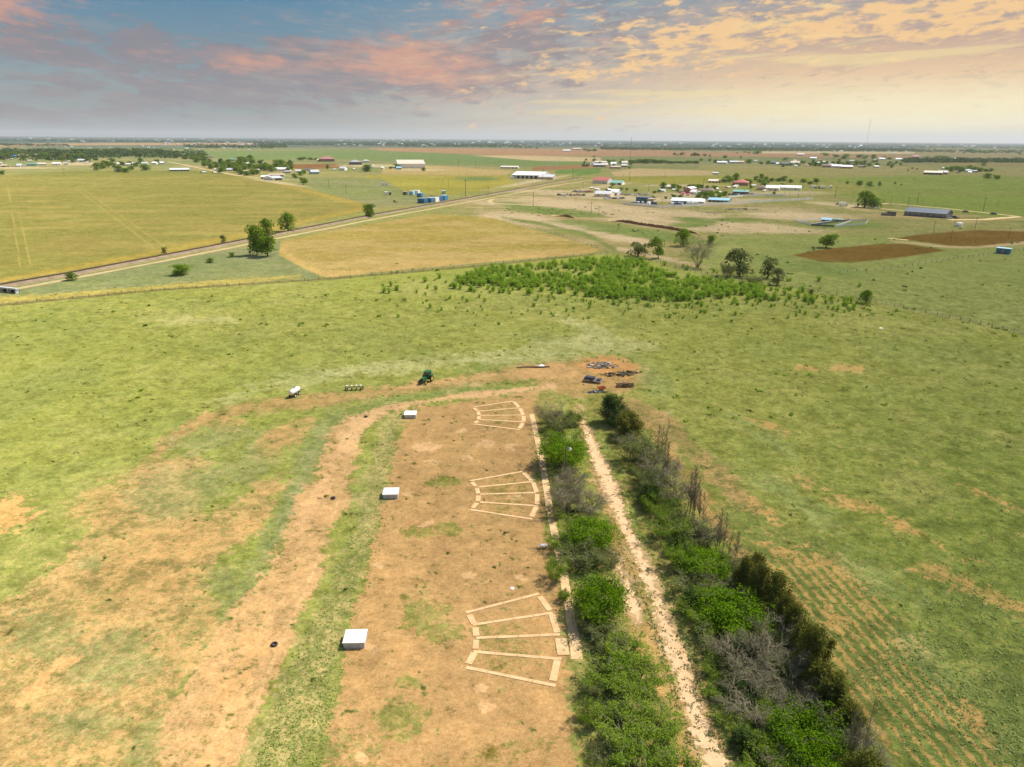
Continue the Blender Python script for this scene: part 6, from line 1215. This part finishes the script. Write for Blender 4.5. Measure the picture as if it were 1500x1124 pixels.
o = pen('fence', [(1067, 290), (1090, 288), (1120, 287), (1152, 288)], 1.8, cm('white'), 'white wall line behind the long green fronted shed', 'fence', False)
# water tank
r = empty('water_tank', G(1405, 332)); tag(r, 'white cylindrical water tank between the ploughed plots and the ranch house', 'tank')
s = mpp(G(1405, 332)); MB().tube([(0, 0, 0), (0, 0, 5.2 * s)], 4.5 * s, 20).build('tank', cm('white'), r); MB().tube([(0, 0, 5.2 * s), (0, 0, 6.2 * s)], [4.6 * s, .4], 20).build('lid', cm('lgrey', 'roof'), r)
MB().box((-5.6 * s, 0, 1.6 * s), (2.2 * s, 2., 3.2 * s)).build('pump_house', cm('lgrey'), r)
heap('scrap_pile', 1084, 307, 60, 14, 5, 2.4, [mat('pale_board', 0), mat('dark_char', 0)], 'long rubble pile on the scraped ground below the white fence', 'scrap pile', 11, 2., 6.)
heap('scrap_pile', 1050, 312.5, 30, 8, 3, 1.6, [mat('pale_board', 0), mat('ash_grey', 0)], 'small pale rubble pile left of the long one', 'scrap pile', 12, 1.5, 4.)
heap('scrap_pile', 630, 287.5, 50, 12, 4, 1.8, [mat('pale_board', 0), mat('dark_char', 0)], 'scrap heaped behind the front row of blue containers', 'scrap pile', 13, 1.5, 4.)
# culvert under the railway, left edge
p = G(8, 428); r = empty('culvert', p, R(-20)); tag(r, 'concrete railway culvert with dark openings at the left edge', 'culvert')
MB().box((0, 0, 1.6), (13, 1.2, .5)).build('deck', cm('lgrey'), r)
for x in (-6, -2, 2, 6): MB().box((x, 0, .68), (.5, 1.2, 1.36)).build('pier', cm('lgrey'), r)
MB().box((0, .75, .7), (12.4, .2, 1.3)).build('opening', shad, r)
# ------------------------------------------------------------------ poles and masts
def pole(px, py, hpx, label, group, arms=1):
    p = G(px, py); s = mpp(p); Hh = min(15, hpx * s) if hpx * s > 6 else max(7, hpx * s)
    return p, Hh
PP = None
def make_pole():
    r = empty('utility_pole'); MB().tube([(0, 0, 0), (0, 0, 1)], [.018, .012], 7).build('pole', wood, r); MB().box((0, 0, .93), (.2, .014, .016)).build('crossarm', wood, r); return r
for px, py, hp, gz in [(x, y, h_, g) for g, L_ in (('poles along the railway', [(682, 288, 31), (715, 287, 14), (588, 273, 8), (657, 275, 12), (649, 272, 8), (781, 302, 20), (795, 265, 16), (839, 263, 16), (854, 276, 10), (866, 313, 17), (877, 316, 14), (697, 247, 10), (672, 246, 12), (482, 276, 13), (507, 284, 12), (94, 256, 9)]),
      ('poles among the roadside houses', [(912, 269, 13), (922, 265, 13), (974, 262, 9), (950, 281, 11), (1030, 277, 16), (969, 304, 13), (1089, 290, 12), (1074, 276, 10), (875, 256, 10), (908, 276, 6)]),
      ('power poles on the right pasture', [(1149, 287, 9), (1156, 289, 9), (1169, 291, 12), (1223, 291, 18), (1247, 299, 9), (1304, 301, 13), (1330, 303, 14), (1343, 300, 17), (1351, 303, 10), (1440, 310, 20), (1461, 303, 10), (1428, 336, 18), (1397, 333, 14), (1367, 342, 18), (1392, 354, 14), (1477, 350, 16)])) for x, y, h_ in L_]:
    if PP is None: PP = make_pole(); o = PP
    else: o = copy_tree(PP)
    p = G(px, py); s = mpp(p); hm_ = max(6.5, min(16, hp * s)); o.location = p; o.scale = (hm_, hm_, hm_); o.rotation_euler[2] = R((px * 7) % 60 - 30)
    tag(o, {'poles along the railway': 'wooden utility pole beside the railway or the fields it crosses', 'poles among the roadside houses': 'wooden utility pole among the roadside houses and yards', 'power poles on the right pasture': 'wooden power pole on the right hand pasture'}[gz], 'utility pole', gz)
stl = mat('mast_steel', (.16, .16, .17), .6, .1)
def mast(px, py, hpx, wd, label):
    p = G(px, py); s = mpp(p); Hh = hpx * s; r = empty('radio_mast', p); tag(r, label, 'radio mast')
    m = MB(); c3 = [(wd * math.cos(a), wd * math.sin(a)) for a in (0, 2.09, 4.19)]; n = int(Hh / (wd * 5))
    for x, y in c3: m.tube([(x, y, 0), (x, y, Hh)], wd * .22, 4)
    for i in range(n):
        a, b_ = c3[i % 3], c3[(i + 1) % 3]; m.tube([(a[0], a[1], Hh * i / n), (b_[0], b_[1], Hh * (i + 1) / n)], wd * .12, 3)
    m.build('lattice', stl, r)
    for a in (.3, 2.4, 4.5): MB().tube([(0, 0, Hh * .95), (Hh * .5 * math.cos(a), Hh * .5 * math.sin(a), 0)], .03, 3).build('guy_wire', stl, r)
mast(923, 238, 35, .55, 'tall thin radio mast rising from the windbreak to the horizon')
mast(1268, 221, 44, .8, 'faint lattice mast standing against the bright sky on the right')
# ------------------------------------------------------------------ wire fences
fp = mat('fence_post', (.14, .11, .08), .9, .2)
def wire_fence(pts, gap, hh, label, n_max=100, rad=.09):
    P = [G(*p) for p in pts]; c0 = P[0].copy(); r = empty('fence', c0); tag(r, label, 'fence'); L = sum((P[i + 1] - P[i]).length for i in range(len(P) - 1)); gap = max(gap, L / n_max); rnd = random.Random(int(pts[0][0])); first = None; acc = 0.
    for i in range(len(P) - 1):
        a, b_ = P[i], P[i + 1]; l = (b_ - a).length
        while acc < l:
            q = a.lerp(b_, acc / l) - c0
            if first is None: first = MB().tube([(0, 0, 0), (0, 0, hh)], [rad, rad * .8], 5).build('post', fp, r); o = first
            else: o = first.copy(); col.objects.link(o); o.parent = r
            o.location = q; o.rotation_euler = (rnd.uniform(-.06, .06), rnd.uniform(-.06, .06), 0); o.scale[2] = rnd.uniform(.85, 1.15); acc += gap * rnd.uniform(.8, 1.2)
        acc -= l
    for z in (.45, .8, 1.15):
        m = MB()
        for i in range(len(P) - 1): a, b_ = P[i] - c0, P[i + 1] - c0; m.tube([(a.x, a.y, z), (b_.x, b_.y, z)], .012, 3)
        m.build('wire', stl, r)
wire_fence([(880, 372), (960, 385), (1060, 410), (1150, 421), (1290, 446), (1400, 468), (1500, 491), (1640, 524)], 3.5, 1.4, 'wire fence with dark posts on the right edge of the big green field')
wire_fence([(1230, 400), (1290, 396), (1350, 388), (1405, 379), (1470, 371), (1560, 362)], 5., 1.4, 'wire fence crossing the pasture below the ploughed plots')
wire_fence([(-60, 453), (0, 448), (230, 426), (480, 410), (700, 390), (868, 373)], 5., 1.3, 'wire fence along the dirt track between the green field and the wheat')
wire_fence([(632, 313), (720, 318), (800, 340), (880, 366)], 6., 1.3, 'wire fence on the right edge of the middle wheat field')
